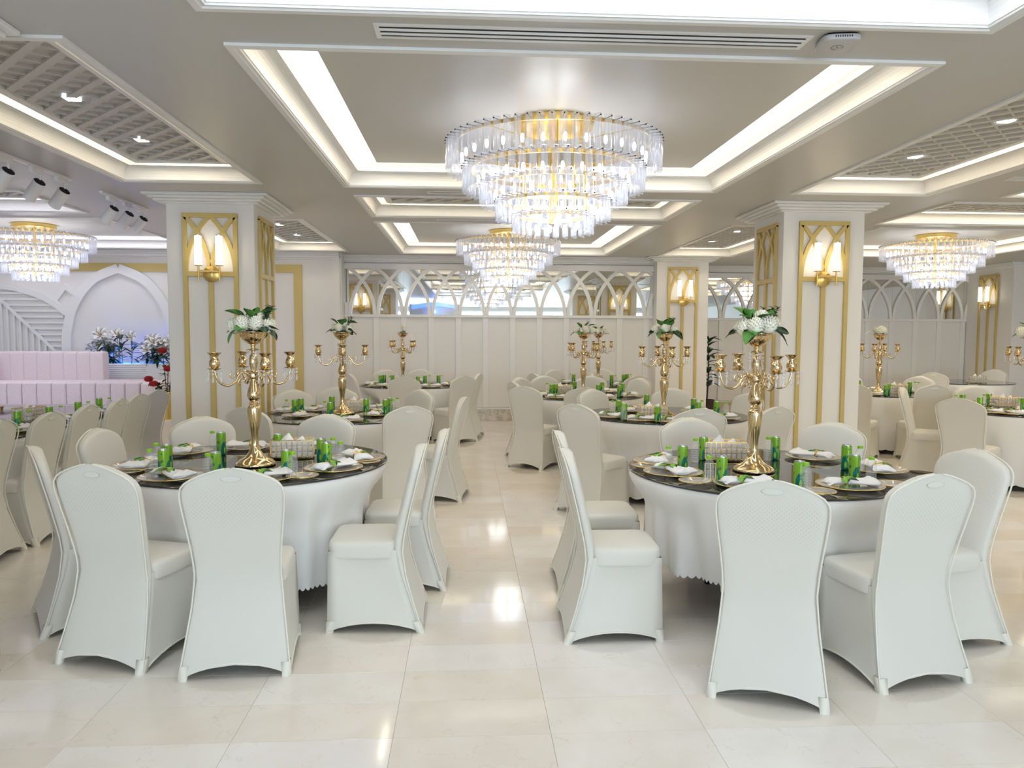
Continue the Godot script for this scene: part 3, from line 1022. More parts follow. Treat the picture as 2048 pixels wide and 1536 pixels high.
func make_napkin() -> Node3D:
	var o := thing("napkin", "", "napkin", Vector3.ZERO, 0.0, "folded white napkins on the plates")
	var rows := []
	rng.seed = 77
	for i in 15:
		var x := -0.125 + 0.25 * i / 14.0
		var u := absf(x + 0.03) / 0.125
		var w := lerpf(0.03, 0.072, minf(1.0, u))
		var h := lerpf(0.016, 0.012, minf(1.0, u)) * (1.0 if i > 0 and i < 14 else 0.5)
		var ring := PackedVector3Array()
		for k in 20:
			var a := TAU * k / 20.0
			var f := 0.0045 * sin(k * 2.5 + i * 0.35) * (0.3 + u)
			ring.append(Vector3(x + 0.008 * sin(k * 0.9), 0.013 + h + sin(a) * h + maxf(0.0, sin(a)) * (f + 0.016 * u * maxf(0, sin(i * 0.55))), cos(a) * w))
		rows.append(ring)
	var a := PackedVector3Array()
	var b := PackedVector3Array()
	for k in 20:
		a.append(Vector3(-0.125, 0.022, 0))
		b.append(Vector3(0.125, 0.024, 0))
	part("cloth", MB.new().grid([a] + rows + [b], true), "napkin_cloth", o)
	var band := PackedVector3Array()
	for k in 20: band.append(Vector3(-0.03 + 0.004 * sin(k * 1.3), 0.03 + 0.019 * sin(TAU * k / 20), 0.034 * cos(TAU * k / 20)))
	part("gold_ring", MB.new().tube(band, 0.005, 6, true), "gold_leafed", o)
	for s in [-1.0, 1.0]:
		part("ribbon_leaf", leaf_shape(0.075, 0.022, 0.25), "ribbon_green", o, Transform3D(Basis(Vector3.UP, 0.5 + s * 0.8).rotated(Vector3.RIGHT, 0.0), Vector3(-0.028, 0.05, 0.0)))
	return o

func leaf_shape(l: float, w: float, droop: float, fold := 0.25) -> MB:
	# a pointed leaf along +z, thick enough to be a solid
	var rows := []
	for i in 8:
		var t := i / 7.0
		var h := w * pow(sin(PI * clampf(t * 0.96 + 0.02, 0.0, 1.0)), 0.75)
		var y := -droop * l * t * t
		rows.append(PackedVector3Array([Vector3(-h, y + h * fold, l * t), Vector3(0, y, l * t), Vector3(h, y + h * fold, l * t), Vector3(0, y - 0.0012, l * t)]))
	return MB.new().grid(rows, true)

func make_tissue_box() -> Node3D:
	var o := thing("tissue_box", "", "tissue box", Vector3.ZERO, 0.0, "crystal tissue boxes on the tables")
	var L := 0.25
	var W := 0.135
	var H := 0.105
	part("inner_box", MB.new().box(Vector3(0, 0.012 + H * 0.45, 0), Vector3(L - 0.03, H * 0.8, W - 0.03), 0.004), "tissue_paper", o)
	var fr := MB.new()
	for y in [0.012, 0.012 + H * 0.5, 0.012 + H]:
		for s in [-1.0, 1.0]:
			fr.box(Vector3(0, y, s * W * 0.5), Vector3(L, 0.005, 0.005), 0.001)
			fr.box(Vector3(s * L * 0.5, y, 0), Vector3(0.005, 0.005, W), 0.001)
	for k in 9:
		for s in [-1.0, 1.0]: fr.box(Vector3(-L * 0.5 + L * k / 8.0, 0.012 + H * 0.5, s * W * 0.5), Vector3(0.0035, H, 0.0035))
	for k in range(1, 4):
		for s in [-1.0, 1.0]: fr.box(Vector3(s * L * 0.5, 0.012 + H * 0.5, -W * 0.5 + W * k / 4.0), Vector3(0.0035, H, 0.0035))
	for sx in [-1.0, 1.0]:
		for sz in [-1.0, 1.0]: fr.ball(Vector3(sx * (L * 0.5 - 0.008), 0.006, sz * (W * 0.5 - 0.008)), Vector3(0.008, 0.006, 0.008), 8)
	part("gold_frame", fr, "gold_leafed", o)
	var cr := MB.new()
	for r in 3:
		for k in 8:
			for s in [-1.0, 1.0]: cr.box(Vector3(-L * 0.5 + L * (k + 0.5) / 8.0, 0.012 + H * (r + 0.5) / 3.0, s * (W * 0.5 + 0.001)), Vector3(L / 8.0 - 0.006, H / 3.0 - 0.005, 0.012), 0.004)
		for k in 4:
			for s in [-1.0, 1.0]: cr.box(Vector3(s * (L * 0.5 + 0.001), 0.012 + H * (r + 0.5) / 3.0, -W * 0.5 + W * (k + 0.5) / 4.0), Vector3(0.012, H / 3.0 - 0.005, W / 4.0 - 0.006), 0.004)
	part("crystal_tiles", cr, "crystal_tile", o).set_meta("kind", "stuff")
	for q in [[-0.035, 0.045, 0.055], [0.05, 0.036, 0.035]]:
		var rows := []
		for i in 6:
			var t := i / 5.0
			var ring := PackedVector3Array()
			for k in 12:
				var a := TAU * k / 12.0
				var rr: float = q[1] * (1.0 - t * 0.92) * (1.0 + 0.25 * sin(a * 3.0 + q[0] * 90.0))
				ring.append(Vector3(q[0] + rr * cos(a) + 0.01 * t, 0.1 + q[2] * t, rr * 0.45 * sin(a)))
			rows.append(ring)
		part("tissue", MB.new().grid(rows, true), "tissue_paper", o)
	return o

# ---------------------------------------------------------------- candelabra and flowers
func bead_drop(m: MB, at: Vector3, l: float) -> void:
	var n := int(l / 0.022)
	for k in n: m.ball(at - Vector3(0, 0.009 + 0.02 * k, 0), Vector3(0.0085, 0.0085, 0.0085), 8)
	var y := at.y - 0.02 * n
	m.lathe(pv([[0.0, -0.042], [0.007, -0.034], [0.0055, -0.018], [0.002, 0.0], [0.0, 0.001]]), 8, Vector3(at.x, y, at.z))

func make_candelabra() -> Node3D:
	var o := thing("candelabra", "", "candelabra", Vector3.ZERO, 0.0, "tall gold candelabra on the tables")
	part("base_rim", MB.new().lathe(pv([[0.0, 0.0], [0.112, 0.0], [0.116, 0.004], [0.113, 0.009], [0.0, 0.009]]), 40), "bronze_pin", o)
	part("stem", MB.new().lathe(smooth(pv([[0.116, 0.007], [0.112, 0.018], [0.09, 0.034], [0.066, 0.046], [0.05, 0.062], [0.034, 0.085], [0.023, 0.115], [0.021, 0.15], [0.026, 0.2], [0.036, 0.26], [0.04, 0.31], [0.039, 0.345], [0.028, 0.358], [0.03, 0.37], [0.022, 0.38], [0.033, 0.394], [0.04, 0.42], [0.032, 0.455], [0.021, 0.49], [0.017, 0.51], [0.03, 0.518], [0.03, 0.55], [0.018, 0.56], [0.021, 0.585], [0.026, 0.61], [0.022, 0.645], [0.013, 0.665], [0.014, 0.677], [0.038, 0.682], [0.036, 0.687], [0.012, 0.694], [0.017, 0.712], [0.012, 0.722]]), 3), 28), "gold_metal", o)
	part("bowl", MB.new().lathe(smooth(pv([[0.0, 0.712], [0.022, 0.716], [0.045, 0.73], [0.066, 0.752], [0.077, 0.777], [0.084, 0.786], [0.082, 0.79], [0.072, 0.78], [0.058, 0.757], [0.03, 0.74], [0.0, 0.738]]), 3), 32), "gold_metal", o)
	for k in 4:
		var arm := Node3D.new()
		arm.name = "arm" if k == 0 else "arm_%03d" % k
		arm.rotation.y = k * PI / 2
		o.add_child(arm)
		var curve := smooth3([Vector3(0.024, 0.535, 0), Vector3(0.06, 0.552, 0), Vector3(0.085, 0.535, 0), Vector3(0.105, 0.5, 0), Vector3(0.14, 0.478, 0), Vector3(0.18, 0.487, 0), Vector3(0.207, 0.52, 0), Vector3(0.22, 0.566, 0)])
		part("branch", MB.new().tube(curve, 0.0065, 8), "gold_metal", arm)
		var scroll := MB.new()
		var c1 := PackedVector3Array()
		var c2 := PackedVector3Array()
		for i in 16:
			var a := -1.2 + i * 0.34
			var r := 0.026 * (1.0 - i * 0.045)
			c1.append(Vector3(0.066 + r * cos(a), 0.5 + r * sin(a), 0.0))
			c2.append(Vector3(0.118 + 0.8 * r * cos(-a), 0.535 + 0.8 * r * sin(-a), 0.0))
		scroll.tube(c1, 0.0042, 6)
		scroll.tube(c2, 0.0042, 6)
		for q in [Vector3(0.045, 0.56, 0.012), Vector3(0.05, 0.515, -0.014), Vector3(0.09, 0.545, 0.0)]: scroll.ball(q, Vector3(0.009, 0.014, 0.008), 8)
		part("scrollwork", scroll, "gold_metal", arm)
		part("drip_pan", MB.new().lathe(pv([[0.0, 0.564], [0.012, 0.566], [0.034, 0.574], [0.038, 0.579], [0.034, 0.579], [0.012, 0.573], [0.0, 0.573]]), 20, Vector3(0.22, 0, 0)), "gold_metal", arm)
		part("candle_cup", MB.new().lathe(smooth(pv([[0.01, 0.572], [0.02, 0.58], [0.03, 0.6], [0.027, 0.622], [0.019, 0.638], [0.021, 0.65], [0.037, 0.665], [0.038, 0.669], [0.02, 0.66], [0.014, 0.645], [0.0, 0.643]]), 3), 20, Vector3(0.22, 0, 0)), "gold_metal", arm)
		for j in 4:
			var a := j * TAU / 4 + 0.5
			var m := MB.new()
			bead_drop(m, Vector3(0.22 + 0.036 * cos(a), 0.576, 0.036 * sin(a)), 0.055)
			part("crystal_drop", m, "bead_glass", arm)
		var m2 := MB.new()
		bead_drop(m2, Vector3(0.034, 0.682, 0.008), 0.07)
		part("crystal_drop", m2, "bead_glass", arm)
	return o

func blossom_mesh(petals: int) -> ArrayMesh:
	# a round bloom of unit radius: short cupped petals set over a ball
	var m := MB.new()
	m.ball(Vector3.ZERO, Vector3.ONE * 0.86, 14)
	for i in petals:
		var y := 1.0 - 2.0 * (i + 0.5) / petals
		if y < -0.7: continue
		var a := i * 2.39996
		var d := Vector3(sqrt(1.0 - y * y) * cos(a), y, sqrt(1.0 - y * y) * sin(a))
		var s := d.cross(Vector3.UP if absf(d.y) < 0.95 else Vector3.RIGHT).normalized()
		var u := s.cross(d)
		var b := d * 0.8
		var rows := []
		for q in [[0.0, 0.6, -0.1], [0.09, 1.0, -0.03], [0.16, 0.8, 0.05], [0.19, 0.2, 0.1]]:
			var c: Vector3 = b + d * q[0] + u * q[2]
			rows.append(PackedVector3Array([c - s * 0.14 * q[1] + d * 0.03, c, c + s * 0.14 * q[1] + d * 0.03, c - d * 0.05]))
		m.grid(rows, true)
	return m.mesh()

func flowers(called: String, label: String, at: Vector3, seed_: int, blooms: int, r: float, spread: float, lush: float, petal := "cream_petal") -> void:
	var o := thing(called, label, "flowers", at, 0.0, "white flower posies in the candelabra bowls")
	rng.seed = seed_
	if not meshes.has("bloom"): meshes.bloom = blossom_mesh(110)
	part("foam", MB.new().ball(Vector3(0, -0.005, 0), Vector3(0.06, 0.03, 0.06), 12), "dark_leaf", o)
	for k in blooms:
		var a := k * TAU / maxf(1, blooms - 1) + rng.randf() * 0.35
		var rad := spread * (0.9 + rng.randf() * 0.25) if k > 0 else 0.02
		var y := 0.03 + rng.randf() * 0.03 if k > 0 else 0.09
		var s := r * (0.88 + rng.randf() * 0.22)
		part("blossom", meshes.bloom, petal, o, Transform3D((Basis(Vector3(sin(a), 0, -cos(a)), -0.6 if k > 0 else 0.2) * Basis(Vector3.UP, rng.randf() * 3.0)).scaled(Vector3.ONE * s), Vector3(rad * cos(a), y, rad * sin(a))))
	for v in 3:
		if not meshes.has("leaf%d" % v): meshes["leaf%d" % v] = leaf_shape(0.085 + 0.012 * v, 0.03 + 0.004 * v, 0.15 + 0.2 * v).mesh()
	for k in int(18 * lush):
		var a := k * 2.4 + rng.randf() * 0.3
		var low := k % 2 == 0
		var b := Basis(Vector3.UP, -a + PI / 2) * Basis(Vector3.RIGHT, rng.randf_range(-0.1, 0.35) if low else rng.randf_range(-1.2, -0.5)) * Basis(Vector3.BACK, rng.randf_range(-0.6, 0.6))
		var q := spread * (0.95 if low else 0.45)
		part("leaf", meshes["leaf%d" % (k % 3)], "leaf" if k % 4 else "dark_leaf", o, Transform3D(b, Vector3(q * cos(a), 0.025 if low else 0.075, q * sin(a))))
	for k in int(3 * lush):       # upright sprigs
		var a := -0.9 + 0.55 * k
		var base := Vector3(spread * 0.7 * cos(a), 0.05, spread * 0.7 * sin(a))
		var m := MB.new()
		var tip := base + Vector3(0.05 * cos(a), 0.1, 0.05 * sin(a))
		m.tube(PackedVector3Array([base, (base + tip) * 0.5, tip]), 0.0016, 5)
		for j in 16:
			var q := base.lerp(tip, 0.2 + 0.8 * j / 15.0)
			m.add(leaf_shape(0.026, 0.008, 0.1), Transform3D(Basis(Vector3.UP, j * 2.4) * Basis(Vector3.RIGHT, -0.5), q))
		part("sprig", m, "dark_leaf", o)

# ---------------------------------------------------------------- lamps
func omni(o: Node, at: Vector3, e: float, c: Color, size: float) -> void:
	var l := OmniLight3D.new()
	l.name = "lamp_light"
	l.light_energy = e
	l.light_color = c
	l.light_size = size
	l.omni_range = 30.0
	l.omni_attenuation = 2.0
	l.shadow_enabled = true
	l.position = at
	o.add_child(l, true)

func make_chandelier() -> Node3D:
	var o := thing("chandelier", "", "chandelier", Vector3.ZERO, 0.0, "tiered crystal chandeliers")
	# heights are above the floor; the root sits on the floor below the lamp's hook
	part("canopy", MB.new().lathe(pv([[0.0, 3.046], [0.27, 3.046], [0.275, 3.04], [0.275, 2.992], [0.265, 2.985], [0.0, 2.985]]), 40), "gold_leafed", o)
	part("stem", MB.new().lathe(pv([[0.0, 2.99], [0.022, 2.99], [0.022, 2.34], [0.03, 2.33], [0.0, 2.31]]), 14), "gold_leafed", o)
	var tiers := [[0.735, 2.894, 0.2, 63], [0.62, 2.722, 0.165, 53], [0.5, 2.612, 0.145, 43], [0.385, 2.496, 0.138, 33], [0.267, 2.396, 0.132, 23]]
	for k in 12:
		var a := TAU * k / 12.0
		part("tie_rod", MB.new().tube(PackedVector3Array([Vector3(0.24 * cos(a), 2.988, 0.24 * sin(a)), Vector3(0.24 * cos(a), 2.41, 0.24 * sin(a))]), 0.005, 6), "gold_leafed", o)
	for t in 5:
		var r: float = tiers[t][0]
		var y: float = tiers[t][1]
		var l: float = tiers[t][2]
		var n: int = tiers[t][3]
		var tier := Node3D.new()
		tier.name = "tier" if t == 0 else "tier_%03d" % t
		tier.position.y = y
		o.add_child(tier)
		var rm := MB.new()
		rm.lathe(pv([[r - 0.036, -0.026], [r - 0.03, -0.026], [r - 0.03, 0.0], [r - 0.036, 0.0], [r - 0.036, -0.026]]), 64)
		for k in 4:
			var a := TAU * (k + 0.5) / 4.0
			rm.box(Vector3((r * 0.5 + 0.1) * cos(a), -0.013, (r * 0.5 + 0.1) * sin(a)), Vector3(r - 0.26, 0.006, 0.006), 0.0, Basis(Vector3.UP, -a))
		part("ring", rm, "gold_leafed", tier)
		var led := MB.new()
		var nb: int = [30, 26, 20, 15, 10][t]
		for k in nb:
			var a := TAU * (k + 0.5) / nb
			var c := Vector3((r - 0.085) * cos(a), -l * 0.58, (r - 0.085) * sin(a))
			led.lathe(pv([[0.0, 0.03], [0.009, 0.024], [0.013, 0.0], [0.009, -0.024], [0.0, -0.03]]), 8, c)
		part("led_bulbs", led, "chandelier_led", tier).set_meta("kind", "stuff")
		var key := "rod%d" % t
		if not meshes.has(key):
			var rows := []
			var outline := func(k: int) -> Vector2:     # a three-lobed glass bar
				var a := TAU * k / 15.0
				var rr := 0.0205 + 0.0075 * cos(3.0 * a)
				return Vector2(rr * cos(a), rr * sin(a))
			for q in [[0.012, 0.0], [0.012, 1.0], [-l + 0.004, 1.0], [-l, 0.96], [-l - 0.004, 0.0]]:
				var ring := PackedVector3Array()
				for k in 15:
					var c: Vector2 = outline.call(k) * q[1]
					ring.append(Vector3(c.x, q[0] - c.x * (0.35 if q[0] < 0 else 0.0), c.y))
				rows.append(ring)
			meshes[key] = MB.new().grid(rows, true).mesh()
		var pins := MB.new()
		for k in n:
			var a := TAU * k / n
			part("crystal_rod", meshes[key], "crystal", tier, Transform3D(Basis(Vector3.UP, -a), Vector3(r * cos(a), 0.0, r * sin(a))))
			pins.tube(PackedVector3Array([Vector3((r - 0.03) * cos(a), -0.002, (r - 0.03) * sin(a)), Vector3((r + 0.03) * cos(a), -0.002, (r + 0.03) * sin(a))]), 0.0028, 5)
			pins.ball(Vector3((r + 0.031) * cos(a), -0.002, (r + 0.031) * sin(a)), Vector3.ONE * 0.0055, 6)
		part("rod_pins", pins, "bronze_pin", tier).set_meta("kind", "stuff")
	return o

func make_sconce() -> Node3D:
	var o := thing("wall_sconce", "", "wall lamp", Vector3.ZERO, 0.0, "twin tube gold wall sconces")
	part("backplate", MB.new().lathe(pv([[0.0, 0.03], [0.02, 0.03], [0.05, 0.024], [0.078, 0.016], [0.083, 0.008], [0.083, 0.0], [0.0, 0.0]]), 32), "brass", o, Transform3D(Basis(Vector3.RIGHT, PI / 2), Vector3(0, 0.0, 0.0)))
	var arm := MB.new()
	arm.box(Vector3(0, 0.02, 0.075), Vector3(0.215, 0.02, 0.012), 0.003)
	arm.tube(PackedVector3Array([Vector3(0, 0.012, 0.02), Vector3(0, 0.02, 0.075)]), 0.011, 10)
	part("arm", arm, "brass", o)
	for s in [-1.0, 1.0]:
		part("post", MB.new().tube(PackedVector3Array([Vector3(s * 0.1, -0.075, 0.083), Vector3(s * 0.1, 0.075, 0.083)]), 0.0085, 10), "brass", o)
		part("cup", MB.new().lathe(pv([[0.0, 0.07], [0.036, 0.072], [0.037, 0.078], [0.0, 0.08]]), 20, Vector3(s * 0.1, 0, 0.083)), "brass", o)
		part("glass_tube", MB.new().lathe(pv([[0.0, 0.079], [0.034, 0.079], [0.036, 0.083], [0.033, 0.36], [0.03, 0.362], [0.0, 0.362]]), 20, Vector3(s * 0.1, 0, 0.083)), "sconce_tube", o)
		part("tube_cap", MB.new().lathe(pv([[0.0, 0.362], [0.031, 0.362], [0.032, 0.37], [0.027, 0.372], [0.0, 0.372]]), 20, Vector3(s * 0.1, 0, 0.083)), "silver", o)
		omni(o, Vector3(s * 0.1, 0.2, 0.083), 0.012, Color(1.0, 0.93, 0.78), 0.03)
	return o

# ---------------------------------------------------------------- the tables and what stands on them
const TABLE_NAMES := {
	"T1": "the front stage-side table", "T2": "the front far-side table", "T3": "the second stage-side table", "T4": "the rear stage-side table",
	"T5": "the second far-side table", "T6": "the third far-side table", "T7": "the last far-side table",
	"T8": "the side-bay table with plume", "T9": "the side-bay table past the pillar", "T10": "the bare side-bay table", "T11": "the long table below the stage",
}
const TABLES := [
	{"id": "T1", "c": Vector2(-1.297, -4.638),
		"cans": [Vector2(-1.661, -4.178), Vector2(-1.713, -4.362), Vector2(-1.58, -4.892), Vector2(-1.345, -4.067), Vector2(-1.196, -4.799), Vector2(-0.987, -4.138), Vector2(-0.885, -4.584), Vector2(-0.822, -4.41)],
		"bottles": [Vector2(-1.729, -4.164), Vector2(-1.781, -4.382), Vector2(-1.363, -3.999), Vector2(-1.643, -4.92), Vector2(-1.126, -4.797), Vector2(-0.933, -4.04), Vector2(-0.815, -4.581), Vector2(-0.744, -4.423)],
		"plates": [Vector2(-1.588, -4.091), Vector2(-1.88, -4.427), Vector2(-1.827, -4.96), Vector2(-1.487, -5.141), Vector2(-1.093, -5.128), Vector2(-0.678, -4.665), Vector2(-0.766, -4.318), Vector2(-1.085, -4.055)],
		"bread": [Vector2(-1.881, -4.252), Vector2(-0.889, -4.069), Vector2(-0.609, -4.521)],
		"chairs": [Vector2(-1.7, -3.46), Vector2(-1.04, -3.33), Vector2(-2.28, -4.02), Vector2(-2.3, -4.75), Vector2(-1.88, -5.4), Vector2(-1.02, -5.55), Vector2(-0.225, -4.05), Vector2(-0.12, -4.68)],
		"face": {1: Vector2(-0.07, -1), 6: Vector2(-1, 0), 7: Vector2(-1, -0.03)},
		"stand": Vector2(-1.255, -4.493),
		"tissue": Vector3(-1.096, -4.757, 8),
	},
	{"id": "T2", "c": Vector2(1.75, -4.248),
		"cans": [Vector2(1.24, -4.219), Vector2(1.473, -4.571), Vector2(1.339, -3.839), Vector2(1.935, -4.573), Vector2(1.688, -3.684), Vector2(2.209, -4.214), Vector2(2.072, -3.864)],
		"bottles": [Vector2(1.144, -4.176), Vector2(1.395, -4.483), Vector2(1.267, -3.829), Vector2(1.875, -4.538), Vector2(1.689, -3.612), Vector2(2.255, -4.149), Vector2(2.112, -3.769)],
		"plates": [Vector2(1.175, -4.479), Vector2(1.156, -4.114), Vector2(1.445, -3.77), Vector2(1.969, -3.711), Vector2(2.363, -4.157), Vector2(2.191, -4.602), Vector2(1.714, -4.859)],
		"bread": [Vector2(1.052, -4.306), Vector2(1.199, -3.845), Vector2(1.73, -3.563), Vector2(2.207, -3.718)],
		"chairs": [Vector2(1.25, -2.97), Vector2(2.02, -3.08), Vector2(2.68, -3.75), Vector2(2.5, -4.95), Vector2(1.58, -5.27), Vector2(0.54, -4.58), Vector2(0.49, -3.87)],
		"face": {2: Vector2(-0.97, 0.2), 5: Vector2(1, 0), 6: Vector2(1, 0.02)},
		"stand": Vector2(1.647, -4.188),
		"tissue": Vector3(1.608, -4.585, -6),
	},
	{"id": "T3", "c": Vector2(-1.2, -7.3),
		"cans": [Vector2(-1.652, -7.283), Vector2(-1.625, -7.419), Vector2(-1.366, -7.652), Vector2(-1.26, -6.974), Vector2(-0.984, -7.358), Vector2(-0.787, -7.263), Vector2(-0.763, -7.446)],
		"bottles": [Vector2(-1.72, -7.24), Vector2(-1.326, -7.059), Vector2(-0.972, -7.546), Vector2(-0.717, -7.262), Vector2(-0.689, -7.445)],
		"plates": [Vector2(-1.781, -7.517), Vector2(-1.566, -7.107), Vector2(-1.537, -7.607), Vector2(-0.868, -7.177), Vector2(-0.963, -7.795), Vector2(-1.089, -6.732)],
		"bread": [],
		"chairs": [Vector2(-1.77, -6.07), Vector2(-0.468, -6.16), Vector2(-1.85, -8), Vector2(-1.43, -8.3), Vector2(-0.01, -7.05), Vector2(-0.48, -8.02)],
		"stand": Vector2(-1.206, -7.318),
		"tissue": Vector3(-1.106, -7.549, 5),
	},
	{"id": "T4", "c": Vector2(-0.834, -11.5),
		"cans": [Vector2(-1.322, -11.525), Vector2(-1.271, -11.581), Vector2(-1.14, -11.525), Vector2(-0.731, -11.196), Vector2(-0.639, -11.413), Vector2(-0.439, -11.524)],
		"bottles": [Vector2(-1.144, -11.197), Vector2(-0.569, -11.412), Vector2(-0.382, -11.412)],
		"plates": [Vector2(-1.454, -11.523), Vector2(-1.301, -11.092), Vector2(-0.299, -11.412), Vector2(-0.525, -10.963), Vector2(-0.845, -12.12)],
		"bread": [],
		"chairs": [Vector2(-1.35, -12.39), Vector2(-0.78, -12.52), Vector2(-0.86, -10.3), Vector2(-0.03, -10.55), Vector2(0.2, -11.2), Vector2(-1.72, -11)],
		"stand": Vector2(-0.99, -11.638),
	},
	{"id": "T5", "c": Vector2(1.928, -7.209),
		"cans": [Vector2(1.904, -7.844), Vector2(1.691, -6.55), Vector2(1.448, -6.826), Vector2(1.466, -7.167), Vector2(2.256, -7.333), Vector2(2.19, -6.975), Vector2(2.397, -7.057)],
		"bottles": [Vector2(1.39, -7.081), Vector2(1.42, -6.727), Vector2(2.43, -6.885), Vector2(2.265, -7.104)],
		"plates": [Vector2(1.584, -6.694), Vector2(1.356, -6.97), Vector2(1.659, -7.49), Vector2(2.368, -6.804), Vector2(2.326, -7.427), Vector2(1.806, -6.601)],
		"bread": [],
		"chairs": [Vector2(0.92, -6.31), Vector2(1.34, -8.05), Vector2(1.87, -5.9), Vector2(2.27, -8.17), Vector2(2.58, -6.05), Vector2(2.9, -7.5)],
		"stand": Vector2(1.871, -7.026),
		"tissue": Vector3(1.729, -6.902, 0),
	},
	{"id": "T6", "c": Vector2(1.461, -9.579),
		"cans": [Vector2(1.071, -9.463), Vector2(1.131, -9.54), Vector2(1.434, -9.946), Vector2(1.653, -9.38), Vector2(1.79, -9.858), Vector2(1.896, -9.228), Vector2(2.014, -9.61)],
		"bottles": [Vector2(1.03, -9.621), Vector2(1.32, -9.461), Vector2(1.656, -9.015), Vector2(1.935, -9.082)],
		"plates": [Vector2(0.975, -9.465), Vector2(1.107, -9.07), Vector2(1.645, -8.987), Vector2(2.023, -9.316), Vector2(1.924, -9.991), Vector2(1.329, -10.12)],
		"bread": [],
		"chairs": [Vector2(0.64, -8.5), Vector2(0.55, -9.25), Vector2(0.7, -10.2), Vector2(1.08, -10.58), Vector2(1.3, -8.26), Vector2(1.76, -10.58), Vector2(2.36, -10.05)],
		"stand": Vector2(1.486, -9.537),
		"tissue": Vector3(1.235, -9.699, 0),
	},
	{"id": "T7", "c": Vector2(2.11, -11.75),
		"cans": [Vector2(1.678, -11.755), Vector2(1.878, -12.122), Vector2(2.262, -11.637), Vector2(2.477, -11.755), Vector2(2.559, -11.875)],
		"bottles": [Vector2(1.647, -11.875), Vector2(2.302, -11.522), Vector2(2.59, -11.755)],
		"plates": [Vector2(1.558, -11.874), Vector2(1.768, -11.409), Vector2(2.366, -11.297), Vector2(2.623, -12.098)],
		"bread": [],
		"chairs": [Vector2(1.44, -12.55), Vector2(2.3, -12.78), Vector2(2.45, -10.6), Vector2(0.98, -11.2), Vector2(3.1, -11.35)],
		"stand": Vector2(2.09, -11.875),
		"tissue": Vector3(2.025, -11.875, 0),
	},
	{"id": "T8", "c": Vector2(5.66, -10),
		"cans": [Vector2(5.526, -10.27), Vector2(5.398, -9.351), Vector2(5.555, -9.573), Vector2(6.051, -9.905)],
		"bottles": [Vector2(5.463, -9.326), Vector2(6.121, -9.904), Vector2(6.117, -9.818)],
		"plates": [Vector2(5.657, -10.269), Vector2(5.317, -9.483), Vector2(6.133, -10.173), Vector2(6.215, -9.817)],
		"bread": [],
		"chairs": [Vector2(4.75, -8.98), Vector2(5.75, -11.05), Vector2(5.62, -8.68), Vector2(6.6, -10.55)],
		"stand": Vector2(5.465, -9.656),
		"tissue": Vector3(5.81, -9.821, 0),
	},
	{"id": "T9", "c": Vector2(5.87, -7.565),
		"cans": [Vector2(5.382, -7.831), Vector2(5.759, -7.936), Vector2(5.32, -7.462), Vector2(5.709, -7.355)],
		"bottles": [Vector2(5.237, -7.725), Vector2(5.412, -7.035), Vector2(5.584, -7.772)],
		"plates": [Vector2(5.252, -7.609), Vector2(5.616, -7.996), Vector2(5.419, -7.139), Vector2(5.318, -7.283)],
		"bread": [],
		"chairs": [Vector2(4.68, -6.85), Vector2(4.96, -8.3), Vector2(6.02, -8.58)],
		"stand": Vector2(5.92, -7.565),
		"tissue": Vector3(5.864, -7.822, 0),
	},
	{"id": "T10", "c": Vector2(8.4, -12.3),
		"cans": [],
		"bottles": [],
		"plates": [],
		"bread": [],
		"chairs": [Vector2(7.5, -11.65), Vector2(9.35, -12.75)],
		"tissue": Vector3(8.396, -11.88, 0),
	},
]

func nth(n: int, total: int) -> String:
	return "the only one" if total == 1 else ORD[mini(n, 9)] + " from stage"

var chair_labels := {}
func chair_label(p: Vector2, c: Vector2, nm: String) -> String:
	var l := "white covered chair %s at %s" % [side_of(p, c), nm.trim_prefix("the ")]
	chair_labels[l] = chair_labels.get(l, 0) + 1
	return l if chair_labels[l] == 1 else l + [", another", ", third such"][chair_labels[l] - 2]

func by_x(a: Array) -> Array:
	var b := a.duplicate()
	b.sort_custom(func(p, q): return p.x < q.x)
	return b

var proto := {}

func place(kind: String, label: String, at: Vector3, turn: float) -> Node3D:
	var p: Dictionary = proto[kind]
	if not p.used:
		p.used = true
		p.node.position = at
		p.node.rotation.y = turn
		p.node.set_meta("label", label)
		return p.node
	return dup(p.node, p.name, label, at, turn)

